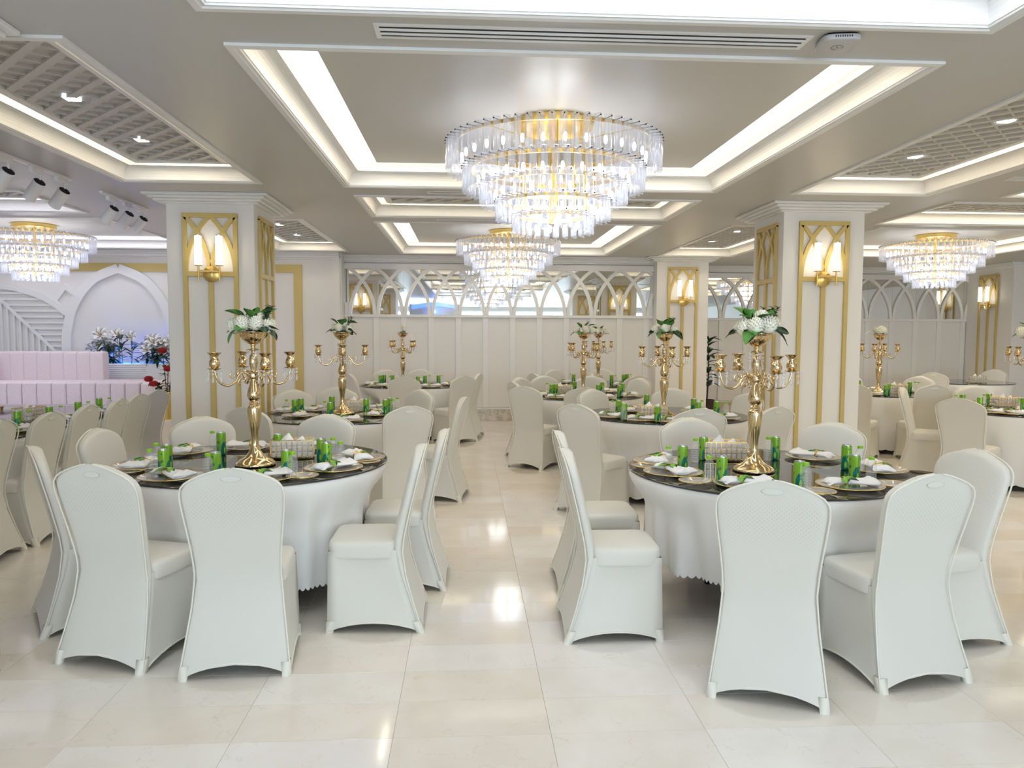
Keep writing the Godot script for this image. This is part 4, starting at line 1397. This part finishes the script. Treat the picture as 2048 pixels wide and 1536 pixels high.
func make_tables() -> void:
	chair0 = make_chair()
	for k in [["can", make_can()], ["bottle", make_bottle()], ["plate", make_plate("charger_plate", 0.165, "gold rimmed charger plates on the tables")], ["bread", make_plate("bread_plate", 0.085, "small gold rimmed side plates on the tables")], ["napkin", make_napkin()], ["tissue", make_tissue_box()], ["stand", make_candelabra()]]:
		proto[k[0]] = {"node": k[1], "used": false, "name": str(k[1].name)}
	var spin := {"T1": 0.56, "T2": 0.12, "T3": 0.2, "T4": 0.75, "T5": 0.05, "T6": 0.75, "T7": 0.2, "T8": 0.78, "T9": 0.4}
	var i := 0
	for t in TABLES:
		var nm: String = TABLE_NAMES[t.id]
		var c: Vector2 = t.c
		rng.seed = 300 + i
		var front: bool = t.id in ["T1", "T2"]
		table_set(nm, c, t.chairs, {"T1": 0.14, "T2": 0.25}.get(t.id, 0.05), 592 if front else 144, 40 + i)
		var ring := []
		for p in t.chairs: ring.append(p)
		ring.sort_custom(func(p, q): return fposmod(atan2(p.x - c.x, p.y - c.y) + 0.3, TAU) < fposmod(atan2(q.x - c.x, q.y - c.y) + 0.3, TAU))
		for k in ring.size():
			place_chair(ring[k], (facing(Vector2.ZERO, t.face[t.chairs.find(ring[k])]) if t.get("face", {}).has(t.chairs.find(ring[k])) else facing(ring[k], c) + rng.randf_range(-0.05, 0.05)), chair_label(ring[k], c, nm))
		var a := by_x(t.cans)
		for k in a.size(): place("can", "slim green drink can on %s, %s" % [nm, nth(k, a.size())], Vector3(a[k].x, TOP, a[k].y), facing(a[k], Vector2.ZERO) + rng.randf_range(-1.0, 1.0))
		a = by_x(t.bottles)
		for k in a.size(): place("bottle", "clear water bottle with green cap on %s, %s" % [nm, nth(k, a.size())], Vector3(a[k].x, TOP, a[k].y), 0.0)
		a = by_x(t.plates)
		for k in a.size():
			place("plate", "gold-rimmed glass charger plate on %s, %s" % [nm, nth(k, a.size())], Vector3(a[k].x, TOP, a[k].y), 0.0)
			place("napkin", "folded napkin with green ribbon on %s, %s" % [nm, nth(k, a.size())], Vector3(a[k].x, TOP + 0.004, a[k].y), facing(a[k], c) + rng.randf_range(-0.6, 0.6))
		a = by_x(t.bread)
		for k in a.size(): place("bread", "small gold-rimmed side plate on %s, %s" % [nm, nth(k, a.size())], Vector3(a[k].x, TOP, a[k].y), 0.0)
		if t.has("tissue"): place("tissue", "crystal-sided tissue box on %s" % nm, Vector3(t.tissue.x, TOP, t.tissue.y), deg_to_rad(t.tissue.z))
		if t.has("stand"):
			var at := Vector3(t.stand.x, TOP, t.stand.y)
			place("stand", "gold four-armed candelabra with crystal drops on %s" % nm, at, spin[t.id])
			at.y = TOP + 0.787
			match t.id:
				"T1": flowers("flower_posy", "lush posy of cream blooms and leaves above the front stage-side table", at, 61, 8, 0.05, 0.09, 1.0)
				"T2": flowers("flower_posy", "lush posy of cream blooms and leaves above the front far-side table", at, 67, 8, 0.054, 0.09, 1.0)
				"T3": flowers("flower_posy", "small posy of cream blooms above the second stage-side table", at, 71, 5, 0.04, 0.075, 0.8)
				"T5": flowers("flower_posy", "posy of cream blooms and leaves above the second far-side table", at, 73, 5, 0.045, 0.08, 0.9)
				"T6": flowers("flower_posy", "flat posy of cream blooms above the third far-side table", at, 79, 6, 0.05, 0.1, 0.4)
				"T7": flowers("flower_posy", "yellowish posy of cream blooms above the last far-side table", at, 83, 5, 0.05, 0.1, 0.3)
				"T4": flowers("flower_posy", "single cream bloom in the bowl above the rear stage-side table", at, 87, 2, 0.045, 0.03, 0.0)
				"T9": flowers("flower_posy", "posy of white blooms at the picture's edge above the side-bay table", at, 89, 5, 0.06, 0.09, 0.5)
				"T8": plume(at)
			if t.id == "T4":
				for k in 4:
					var arm := 0.75 + k * PI / 2
					solo("taper_candle", MB.new().lathe(pv([[0.0, 0.0], [0.011, 0.0], [0.008, 0.12], [0.004, 0.128], [0.0, 0.13]]), 12), "candle_wax", "slim white taper candle on the rear stage-side table, %s from stage" % ORD[[2, 3, 1, 0][k]], "candle", Vector3(t.stand.x + 0.22 * cos(arm), TOP + 0.643, t.stand.y - 0.22 * sin(arm)), 0.0, "taper candles")
		i += 1
	# the long table below the stage
	var nm: String = TABLE_NAMES.T11
	var o := thing("banquet_table", "long folding table hidden under the white cloth below the stage", "table", Vector3(-3.85, 0, -6.6))
	part("tabletop", MB.new().box(Vector3(0, 0.735, 0), Vector3(1.0, 0.024, 3.2), 0.005), "table_wood", o)
	for k in [[-1, -1], [1, -1], [-1, 1], [1, 1]]: part("leg", MB.new().box(Vector3(k[0] * 0.36, 0.361, k[1] * 1.3), Vector3(0.035, 0.722, 0.035), 0.004), "dark_slot", o)
	var rows := []
	for r in 10:
		var tt := r / 9.0
		var ring := PackedVector3Array()
		for k in 160:
			var a := TAU * k / 160
			var q := Vector3(signf(cos(a)) * pow(absf(cos(a)), 0.16) * 0.515, 0, signf(sin(a)) * pow(absf(sin(a)), 0.16) * 1.615)
			var f := 1.0 + 0.016 * tt * sin(k * 1.9 + sin(k * 0.3))
			ring.append(Vector3(q.x * f, 0.75 - 0.7 * tt, q.z * f))
		rows.append(ring)
	var top := PackedVector3Array()
	for k in 160: top.append(Vector3(0, 0.751, 0))
	solo("tablecloth", MB.new().grid([top] + rows, true), "table_linen", "long white tablecloth below the stage", "tablecloth", Vector3(-3.85, 0, -6.6))
	solo("glass_tabletop", MB.new().box(Vector3(0, 0.7585, 0), Vector3(1.02, 0.013, 3.22), 0.004), "black_glass", "long black glass sheet on the table below the stage", "glass top", Vector3(-3.85, 0, -6.6))
	var line := [Vector2(-3.12, -5.22), Vector2(-3.08, -5.75), Vector2(-3.09, -6.33), Vector2(-3.11, -6.93), Vector2(-3.16, -7.45), Vector2(-3.2, -7.97)]
	for k in line.size():
		place_chair(line[k], PI / 2 + [0.06, -0.05, 0.0, 0.05, -0.08, -0.2][k], "white covered chair with back to us at the long stage table, %s from camera" % ORD[k])
	var far := [Vector2(-4.6, -5.6), Vector2(-4.6, -6.4)]
	var cans := [Vector2(-3.638, -6.274), Vector2(-3.58, -6.63), Vector2(-3.561, -7.071), Vector2(-3.559, -7.461)]
	for k in cans.size(): place("can", "slim green drink can on %s, %s from camera" % [nm, ORD[k]], Vector3(cans[k].x, TOP, cans[k].y), k * 1.3)
	var bots := [Vector2(-3.565, -6.3), Vector2(-3.505, -6.67), Vector2(-3.48, -7.09), Vector2(-3.48, -7.5)]
	for k in bots.size(): place("bottle", "clear water bottle with green cap on %s, %s from camera" % [nm, ORD[k]], Vector3(bots[k].x, TOP, bots[k].y), 0.0)
	var pl := [Vector2(-3.55, -5.5), Vector2(-3.55, -6.08), Vector2(-3.52, -6.88), Vector2(-3.56, -7.28), Vector2(-3.56, -7.75)]
	for k in pl.size():
		place("plate", "gold-rimmed glass charger plate on %s, %s from camera" % [nm, ORD[k]], Vector3(pl[k].x, TOP, pl[k].y), 0.0)
		place("napkin", "folded napkin with green ribbon on %s, %s from camera" % [nm, ORD[k]], Vector3(pl[k].x, TOP + 0.004, pl[k].y), 1.4)
	place("tissue", "crystal-sided tissue box on the long table below the stage", Vector3(-3.87, TOP, -6.85), 1.45)

func plume(at: Vector3) -> void:
	var o := thing("flower_plume", "cream feathery bloom with a drooping spray in the side-bay candelabra", "flowers", at)
	rng.seed = 91
	part("blossom", meshes.bloom, "cream_petal", o, Transform3D(Basis().scaled(Vector3(0.085, 0.07, 0.085)), Vector3(0, 0.05, 0)))
	part("spray", leaf_shape(0.17, 0.03, 0.35), "cream_petal", o, Transform3D(Basis(Vector3.UP, -1.9), Vector3(-0.03, 0.06, 0.0)))
	for k in 5: part("leaf", leaf_shape(0.09, 0.02, 0.3), "dark_leaf", o, Transform3D(Basis(Vector3.UP, k * 1.26), Vector3(0, 0.03, 0)))

# ---------------------------------------------------------------- lamps in place
func make_lamps() -> void:
	var c := make_chandelier()
	omni(c, Vector3(0.0, 2.55, 0.0), 0.3, Color(0.92, 0.95, 1.0), 0.24)
	c.position = Vector3(0.61, 0, -5.39)
	c.set_meta("label", "biggest five-tiered crystal chandelier hanging over the aisle between the front tables")
	for l in [["five-tiered crystal chandelier with gold canopy over the aisle before the mirror wall", Vector3(0.6, 0, -11.05)], ["five-tiered crystal chandelier with gold canopy before the stage wall", Vector3(-6.05, 0, -11.0)], ["five-tiered crystal chandelier with gold canopy in the side bay past the pillar", Vector3(7.0, 0, -10.95)]]:
		dup(c, "chandelier", l[0], l[1])
	var s := make_sconce()
	var spots := [["twin-tube gold sconce on the front of the stage-side pillar", Vector3(-2.515, 2.125, -7.624), 0.0], ["twin-tube gold sconce on the front of the pillar across the aisle", Vector3(3.68, 2.125, -7.624), 0.0], ["twin-tube gold sconce on the half pillar between the mirror walls", Vector3(3.79, 2.125, -13.024), 0.0], ["twin-tube gold sconce on the corner pillar by the far mirrors", Vector3(10.074, 2.125, -14.05), -PI / 2],
		["twin-tube gold sconce on the hidden back of the stage-side pillar, in the mirror", Vector3(-2.53, 2.125, -8.476), PI], ["twin-tube gold sconce on the hidden back of the aisle pillar, in the mirror", Vector3(3.69, 2.125, -8.476), PI]]
	for k in spots.size():
		if k == 0:
			s.position = spots[k][1]
			s.set_meta("label", spots[k][0])
		else: dup(s, "wall_sconce", spots[k][0], spots[k][1], spots[k][2])
	# track spotlights over the stage edge
	var rails := [["white ceiling track carrying the three spotlights closest to the camera", -5.75, -6.95], ["white ceiling track carrying the three spotlights by the pillar", -7.5, -8.55]]
	var z_of := [[-6.0, -6.42, -6.8], [-7.72, -8.06, -8.4]]
	var sp: Node3D = null
	for r in 2:
		solo("track_rail", MB.new().box(Vector3(0, -0.012, 0), Vector3(0.036, 0.024, rails[r][1] - rails[r][2]), 0.003), "lamp_white", rails[r][0], "track", Vector3(-3.5, CEIL, (rails[r][1] + rails[r][2]) * 0.5), 0.0, "spotlight tracks")
		for k in 3:
			var at := Vector3(-3.5, CEIL - 0.024, z_of[r][k])
			var label := "white track spotlight on %s, %s from camera" % [["the track closest to the camera", "the track by the pillar"][r], ORD[k]]
			if sp == null:
				sp = thing("track_spotlight", label, "spotlight", at, 0.0, "white track spotlights")
				part("adapter", MB.new().box(Vector3(0, -0.022, 0), Vector3(0.036, 0.044, 0.17), 0.004), "lamp_white", sp)
				part("bracket", MB.new().tube(PackedVector3Array([Vector3(0, -0.04, -0.05), Vector3(0, -0.115, -0.05)]), 0.009, 8), "lamp_white", sp)
				var b := Transform3D(Basis(Vector3(0.0, 0.0, 1.0), -0.75) * Basis(Vector3.RIGHT, 0.25), Vector3(-0.045, -0.165, -0.05))
				part("barrel", MB.new().lathe(pv([[0.0, 0.085], [0.044, 0.085], [0.05, 0.08], [0.05, -0.09], [0.046, -0.094], [0.044, -0.085], [0.0, -0.085]]), 28), "lamp_white", sp, b)
				part("rear_cap", MB.new().lathe(pv([[0.0, 0.091], [0.038, 0.091], [0.0455, 0.0865], [0.0455, 0.0845], [0.0, 0.0845]]), 28), "dark_slot", sp, b)
				part("spot_lens", MB.new().lathe(pv([[0.0, -0.088], [0.04, -0.088], [0.04, -0.0855], [0.0, -0.0855]]), 24), "spot_lens", sp, b)
				var l := SpotLight3D.new()
				l.name = "spot_light"
				l.light_energy = 1.1
				l.light_color = Color(0.9, 0.86, 1.0)
				l.spot_angle = 34.0
				l.spot_range = 30.0
				l.spot_attenuation = 2.0
				l.light_size = 0.03
				l.shadow_enabled = true
				l.transform = b * Transform3D(Basis(Vector3.RIGHT, -PI / 2), Vector3(0, -0.1, 0))
				sp.add_child(l)
			else: dup(sp, "track_spotlight", label, at, 0.0)

# ---------------------------------------------------------------- the stage
func cushion(c: Vector3, s: Vector3, e := 0.35) -> MB:
	var rows := []
	for i in 9:
		var a := -PI / 2 + PI * i / 8.0
		var ring := PackedVector3Array()
		for k in 24:
			var b := TAU * k / 24.0
			var q := pow(absf(cos(a)), e)
			ring.append(c + Vector3(s.x * 0.5 * q * signf(cos(b)) * pow(absf(cos(b)), e), s.y * 0.5 * signf(sin(a)) * pow(absf(sin(a)), e), s.z * 0.5 * q * signf(sin(b)) * pow(absf(sin(b)), e)))
		rows.append(ring)
	return MB.new().grid(rows, true)

func make_stage() -> void:
	var y := 0.38
	var o := thing("chaise_sofa", "pale pink channel-tufted chaise sofa on oak legs on the stage", "sofa", Vector3(-5.9, y, -11.2))
	for k in 13: part("seat_channel", cushion(Vector3(-1.0 + 0.2 * k, 0.3, 0.02), Vector3(0.204, 0.33, 0.78), 0.19 if k < 12 else 0.3), "pink_velvet", o)
	for k in 8: part("back_channel", cushion(Vector3(-0.9 + 0.19 * k, 0.6, -0.32), Vector3(0.197, 0.56, 0.2), 0.2), "pink_velvet", o)
	for k in 4: part("arm_channel", cushion(Vector3(-1.06 + 0.02 * k, 0.58, -0.24 + 0.16 * k), Vector3(0.22, 0.58 - 0.02 * k, 0.18), 0.2), "pink_velvet", o)
	part("base", MB.new().box(Vector3(0.2, 0.145, 0.02), Vector3(2.5, 0.04, 0.7), 0.01), "pink_velvet", o)
	for k in [-0.95, 0.25, 1.35]:
		for s in [-1.0, 1.0]:
			part("leg", MB.new().tube(PackedVector3Array([Vector3(k + (0.05 if k > 0 else -0.05), 0.0, 0.02 + s * 0.33), Vector3(k, 0.13, 0.02 + s * 0.28)]), PackedFloat32Array([0.016, 0.032]), 10), "oak", o)
	# planter with its blue light and the lilies
	o = thing("planter", "white fluted planter box with blue light inside, behind the chaise", "planter", Vector3(-5.15, y, -12.15))
	var bx := MB.new()
	for w in [[Vector3(0, 0.34, 0.19), Vector3(0.9, 0.68, 0.03)], [Vector3(0, 0.34, -0.19), Vector3(0.9, 0.68, 0.03)], [Vector3(-0.435, 0.34, 0), Vector3(0.03, 0.68, 0.38)], [Vector3(0.435, 0.34, 0), Vector3(0.03, 0.68, 0.38)], [Vector3(0, 0.02, 0), Vector3(0.88, 0.04, 0.38)]]: bx.box(w[0], w[1], 0.003)
	part("box", bx, "white_trim", o)
	part("soil", MB.new().box(Vector3(0, 0.58, 0), Vector3(0.84, 0.03, 0.35)), "soil", o)
	for k in 20: part("flute", MB.new().box(Vector3(-0.13, 0.66 - 0.032 * k, 0.21), Vector3(0.62, 0.02, 0.016), 0.006), "white_trim", o)
	part("led_strip", MB.new().box(Vector3(0, 0.665, -0.155), Vector3(0.8, 0.012, 0.02), 0.003), "blue_led", o)
	omni(o, Vector3(0.25, 0.72, -0.02), 0.16, Color(0.1, 0.4, 1.0), 0.05)
	omni(o, Vector3(-0.25, 0.72, -0.02), 0.16, Color(0.1, 0.4, 1.0), 0.05)
	lilies(Vector3(-5.3, y + 0.6, -12.15))
	# gold pot of red roses at the stage edge
	o = thing("flower_pot", "tall polished gold pot at the stage end of the pillar", "pot", Vector3(-4.06, 0, -10.4))
	part("body", MB.new().lathe(pv([[0.0, 0.0], [0.155, 0.0], [0.16, 0.01], [0.16, 0.745], [0.15, 0.75], [0.148, 0.71], [0.0, 0.71]]), 32), "gold_leafed", o)
	part("soil", MB.new().lathe(pv([[0.0, 0.722], [0.147, 0.722], [0.147, 0.711], [0.0, 0.711]]), 20), "soil", o)
	roses(Vector3(-4.06, 0.722, -10.4))
	# dark leafy plant in the recess past the half pillar
	o = thing("leafy_plant", "dark green leafy plant half hidden behind the half pillar", "plant", Vector3(4.56, 0, -14.0))
	part("pot", MB.new().lathe(pv([[0.0, 0.0], [0.12, 0.0], [0.15, 0.3], [0.14, 0.31], [0.13, 0.27], [0.0, 0.27]]), 20), "table_wood", o)
	part("stem", MB.new().tube(PackedVector3Array([Vector3(0, 0.27, 0), Vector3(0.02, 0.8, 0.01), Vector3(0.0, 1.5, 0)]), PackedFloat32Array([0.016, 0.012, 0.006]), 8), "table_wood", o)
	rng.seed = 17
	for k in 34: part("leaf", leaf_shape(0.24, 0.055, 0.35), "dark_leaf", o, Transform3D(Basis(Vector3.UP, k * 2.4) * Basis(Vector3.RIGHT, rng.randf_range(-0.9, 0.1)), Vector3(0.01, 0.55 + 0.95 * k / 33.0, 0)))

func lilies(at: Vector3) -> void:
	var o := thing("lily_arrangement", "mass of white lilies with dark leaves in the fluted planter", "flowers", at)
	rng.seed = 23
	var bl := MB.new()      # one open lily looking along +y
	for k in 6:
		var rows := []
		var w := 0.03 if k % 2 == 0 else 0.022
		for i in 7:
			var t := i / 6.0
			var r := 0.012 + 0.085 * t
			var h := 0.055 * sin(t * 2.2)
			var ww := w * pow(sin(PI * clampf(t * 0.9 + 0.08, 0, 1)), 0.7)
			rows.append(PackedVector3Array([Vector3(-ww, h + 0.006, r), Vector3(0, h, r), Vector3(ww, h + 0.006, r), Vector3(0, h - 0.002, r)]))
		var p := MB.new().grid(rows, true)
		bl.add(p, Transform3D(Basis(Vector3.UP, k * TAU / 6), Vector3.ZERO))
	var petals := bl.mesh()
	var st := MB.new()
	for k in 5: st.tube(PackedVector3Array([Vector3.ZERO, Vector3(0.018 * cos(k * 1.26), 0.06, 0.018 * sin(k * 1.26))]), 0.002, 5)
	var stm := st.mesh()
	var lf := leaf_shape(0.22, 0.02, 0.5).mesh()
	for k in 36:
		var x := rng.randf_range(-0.5, 0.72)
		var z := rng.randf_range(-0.16, 0.2)
		var h := rng.randf_range(0.2, 0.42) + 0.26 * exp(-pow((x + 0.1) / 0.35, 2.0)) * rng.randf()
		var base := Vector3(clampf(x, -0.27, 0.4) * 0.9, 0.0, z * 0.5)
		var tip := Vector3(x, h, z)
		part("stem", MB.new().tube(PackedVector3Array([base, base.lerp(tip, 0.6) + Vector3(0, 0.04, 0), tip]), 0.004, 5), "lily_leaf", o)
		var b := Basis(Vector3.UP, rng.randf() * TAU) * Basis(Vector3.RIGHT, rng.randf_range(0.3, 1.3)) * Basis(Vector3.UP, rng.randf())
		b = Basis(Vector3.RIGHT, rng.randf_range(0.3, 1.2)) * Basis(Vector3.UP, rng.randf() * 3.0) if k % 2 == 0 else b
		if k % 6 == 5: part("bud", MB.new().ball(Vector3.ZERO, Vector3(0.016, 0.05, 0.016), 8), "cream_petal", o, Transform3D(Basis(Vector3.FORWARD, x * 0.6), tip))
		else:
			var fl := part("lily_blossom", petals, "white_petal", o, Transform3D(b.scaled(Vector3.ONE * rng.randf_range(1.1, 1.4)), tip))
			part("stamens", stm, "stamen", fl)
		for j in 5: part("leaf", lf, "lily_leaf", o, Transform3D(Basis(Vector3.UP, rng.randf() * TAU) * Basis(Vector3.RIGHT, rng.randf_range(-0.9, 0.1)), base.lerp(tip, rng.randf_range(0.3, 0.85))))

func roses(at: Vector3) -> void:
	var o := thing("red_roses", "red carnation-like blooms with dark leaves in the gold pot", "flowers", at)
	rng.seed = 29
	for q in [[-0.2, 0.2, 0.1], [-0.12, 0.14, 0.14], [-0.02, 0.58, 0.08], [0.06, 0.34, 0.1], [0.12, 0.5, 0.0], [0.14, 0.2, 0.05]]:
		var tip := Vector3(q[0], q[1], q[2])
		part("stem", MB.new().tube(PackedVector3Array([Vector3(q[0] * 0.15, 0.0, q[2] * 0.15), tip * 0.6, tip]), 0.005, 6), "dark_leaf", o)
		part("blossom", meshes.bloom, "red_petal", o, Transform3D(Basis(Vector3.BACK, -q[0] * 2.0).scaled(Vector3(0.062, 0.045, 0.062)), tip))
		for j in 6: part("leaf", leaf_shape(0.11, 0.026, 0.3), "dark_leaf", o, Transform3D(Basis(Vector3.UP, rng.randf() * TAU) * Basis(Vector3.RIGHT, rng.randf_range(-0.8, 0.2)), tip * rng.randf_range(0.3, 0.9)))

# ---------------------------------------------------------------- things on the ceiling
func slot_vent(label: String, x0: float, x1: float, z: float, w: float, slots: int) -> void:
	var o := thing("air_slot", label, "air vent", Vector3((x0 + x1) * 0.5, CEIL, z), 0.0, "slot air vents in the ceiling")
	var L := x1 - x0
	part("frame", MB.new().bar(pv([[-L * 0.5, -w * 0.5], [L * 0.5, -w * 0.5], [L * 0.5, w * 0.5], [-L * 0.5, w * 0.5]]), 0.022, -0.006, 0.0, true), "white_trim", o, Transform3D(Basis(Vector3.RIGHT, -PI / 2), Vector3.ZERO))
	part("slot_backing", MB.new().box(Vector3(0, -0.0015, 0), Vector3(L - 0.02, 0.002, w - 0.02)), "dark_slot", o)
	for k in range(1, slots): part("blade", MB.new().box(Vector3(0, -0.005, -w * 0.5 + w * k / slots), Vector3(L - 0.02, 0.008, w / slots * 0.42), 0.002), "white_trim", o)

func make_ceiling_things() -> void:
	slot_vent("long three-slot linear air vent across the top of the picture", -0.4, 1.555, -3.48, 0.135, 3)
	slot_vent("short air slot between the big tray and the lattice tray over the aisle", -0.37, 1.6, -7.34, 0.1, 2)
	slot_vent("thin air slot just before the second chandelier's tray", -0.35, 1.6, -9.06, 0.09, 2)
	slot_vent("air slot beside the side-bay tray at the picture's edge", 4.66, 5.1, -6.3, 0.12, 3)
	# wireless access point
	var o := thing("wireless_router", "white rounded wireless access point on the ceiling beside the long vent", "router", Vector3(1.69, CEIL, -3.43), -0.15)
	var body := func(r: float, y0: float, y1: float, e: float) -> MB:
		var rows := []
		for k in [[y0, 0.02], [y0, 1.0 - e], [y0 - 0.004, 1.0], [y1 + 0.006, 1.0], [y1, 0.94], [y1 - 0.0015, 0.6], [y1 - 0.002, 0.01]]:
			var ring := PackedVector3Array()
			for j in 40:
				var a := TAU * j / 40.0
				ring.append(Vector3(signf(cos(a)) * pow(absf(cos(a)), 0.45) * r * k[1], k[0], signf(sin(a)) * pow(absf(sin(a)), 0.45) * r * k[1]))
			rows.append(ring)
		return MB.new().grid(rows, true)
	part("mount", body.call(0.076, 0.0, -0.01, 0.02), "dark_slot", o)
	part("cover", body.call(0.086, -0.008, -0.034, 0.03), "device_grey", o)
	var ringp := PackedVector3Array()
	for k in 26: ringp.append(Vector3(0.026 * cos(-0.5 + k * 0.21), -0.0362, -0.008 + 0.026 * sin(-0.5 + k * 0.21)))
	part("logo_ring", MB.new().tube(ringp, 0.0016, 5), "logo_grey", o)
	part("logo_mark", MB.new().tube(PackedVector3Array([Vector3(-0.006, -0.0362, 0.002), Vector3(0.007, -0.0362, -0.018)]), 0.002, 5), "logo_grey", o)
	for k in 8: part("vent_slit", MB.new().box(Vector3(-0.035 + 0.01 * k, -0.02, 0.0865), Vector3(0.004, 0.008, 0.002)), "dark_slot", o)

func make_backdrop() -> void:
	var o := thing("stage_backdrop", "blue-lit arched backdrop behind the camera, seen in the aisle mirrors", "backdrop", Vector3(-1.3, 0, 3.6))
	part("board", MB.new().box(Vector3(0, 1.35, 0), Vector3(2.0, 2.7, 0.08), 0.01), "white_trim", o)
	var p := PackedVector2Array()
	for k in 17: p.append(Vector2(-0.9 + 1.8 * k / 16.0, 2.58 + 0.12 * sin(PI * k / 16.0)))
	part("led_arch", MB.new().bar(p, 0.16, -0.075, -0.04), "blue_led", o)
	omni(o, Vector3(0, 2.4, -0.25), 0.12, Color(0.2, 0.45, 1.0), 0.05)

func _ready() -> void:
	make_camera_and_light()
	make_materials()
	make_shell()
	make_walls()
	make_tables()
	make_lamps()
	make_stage()
	make_ceiling_things()
	make_backdrop()
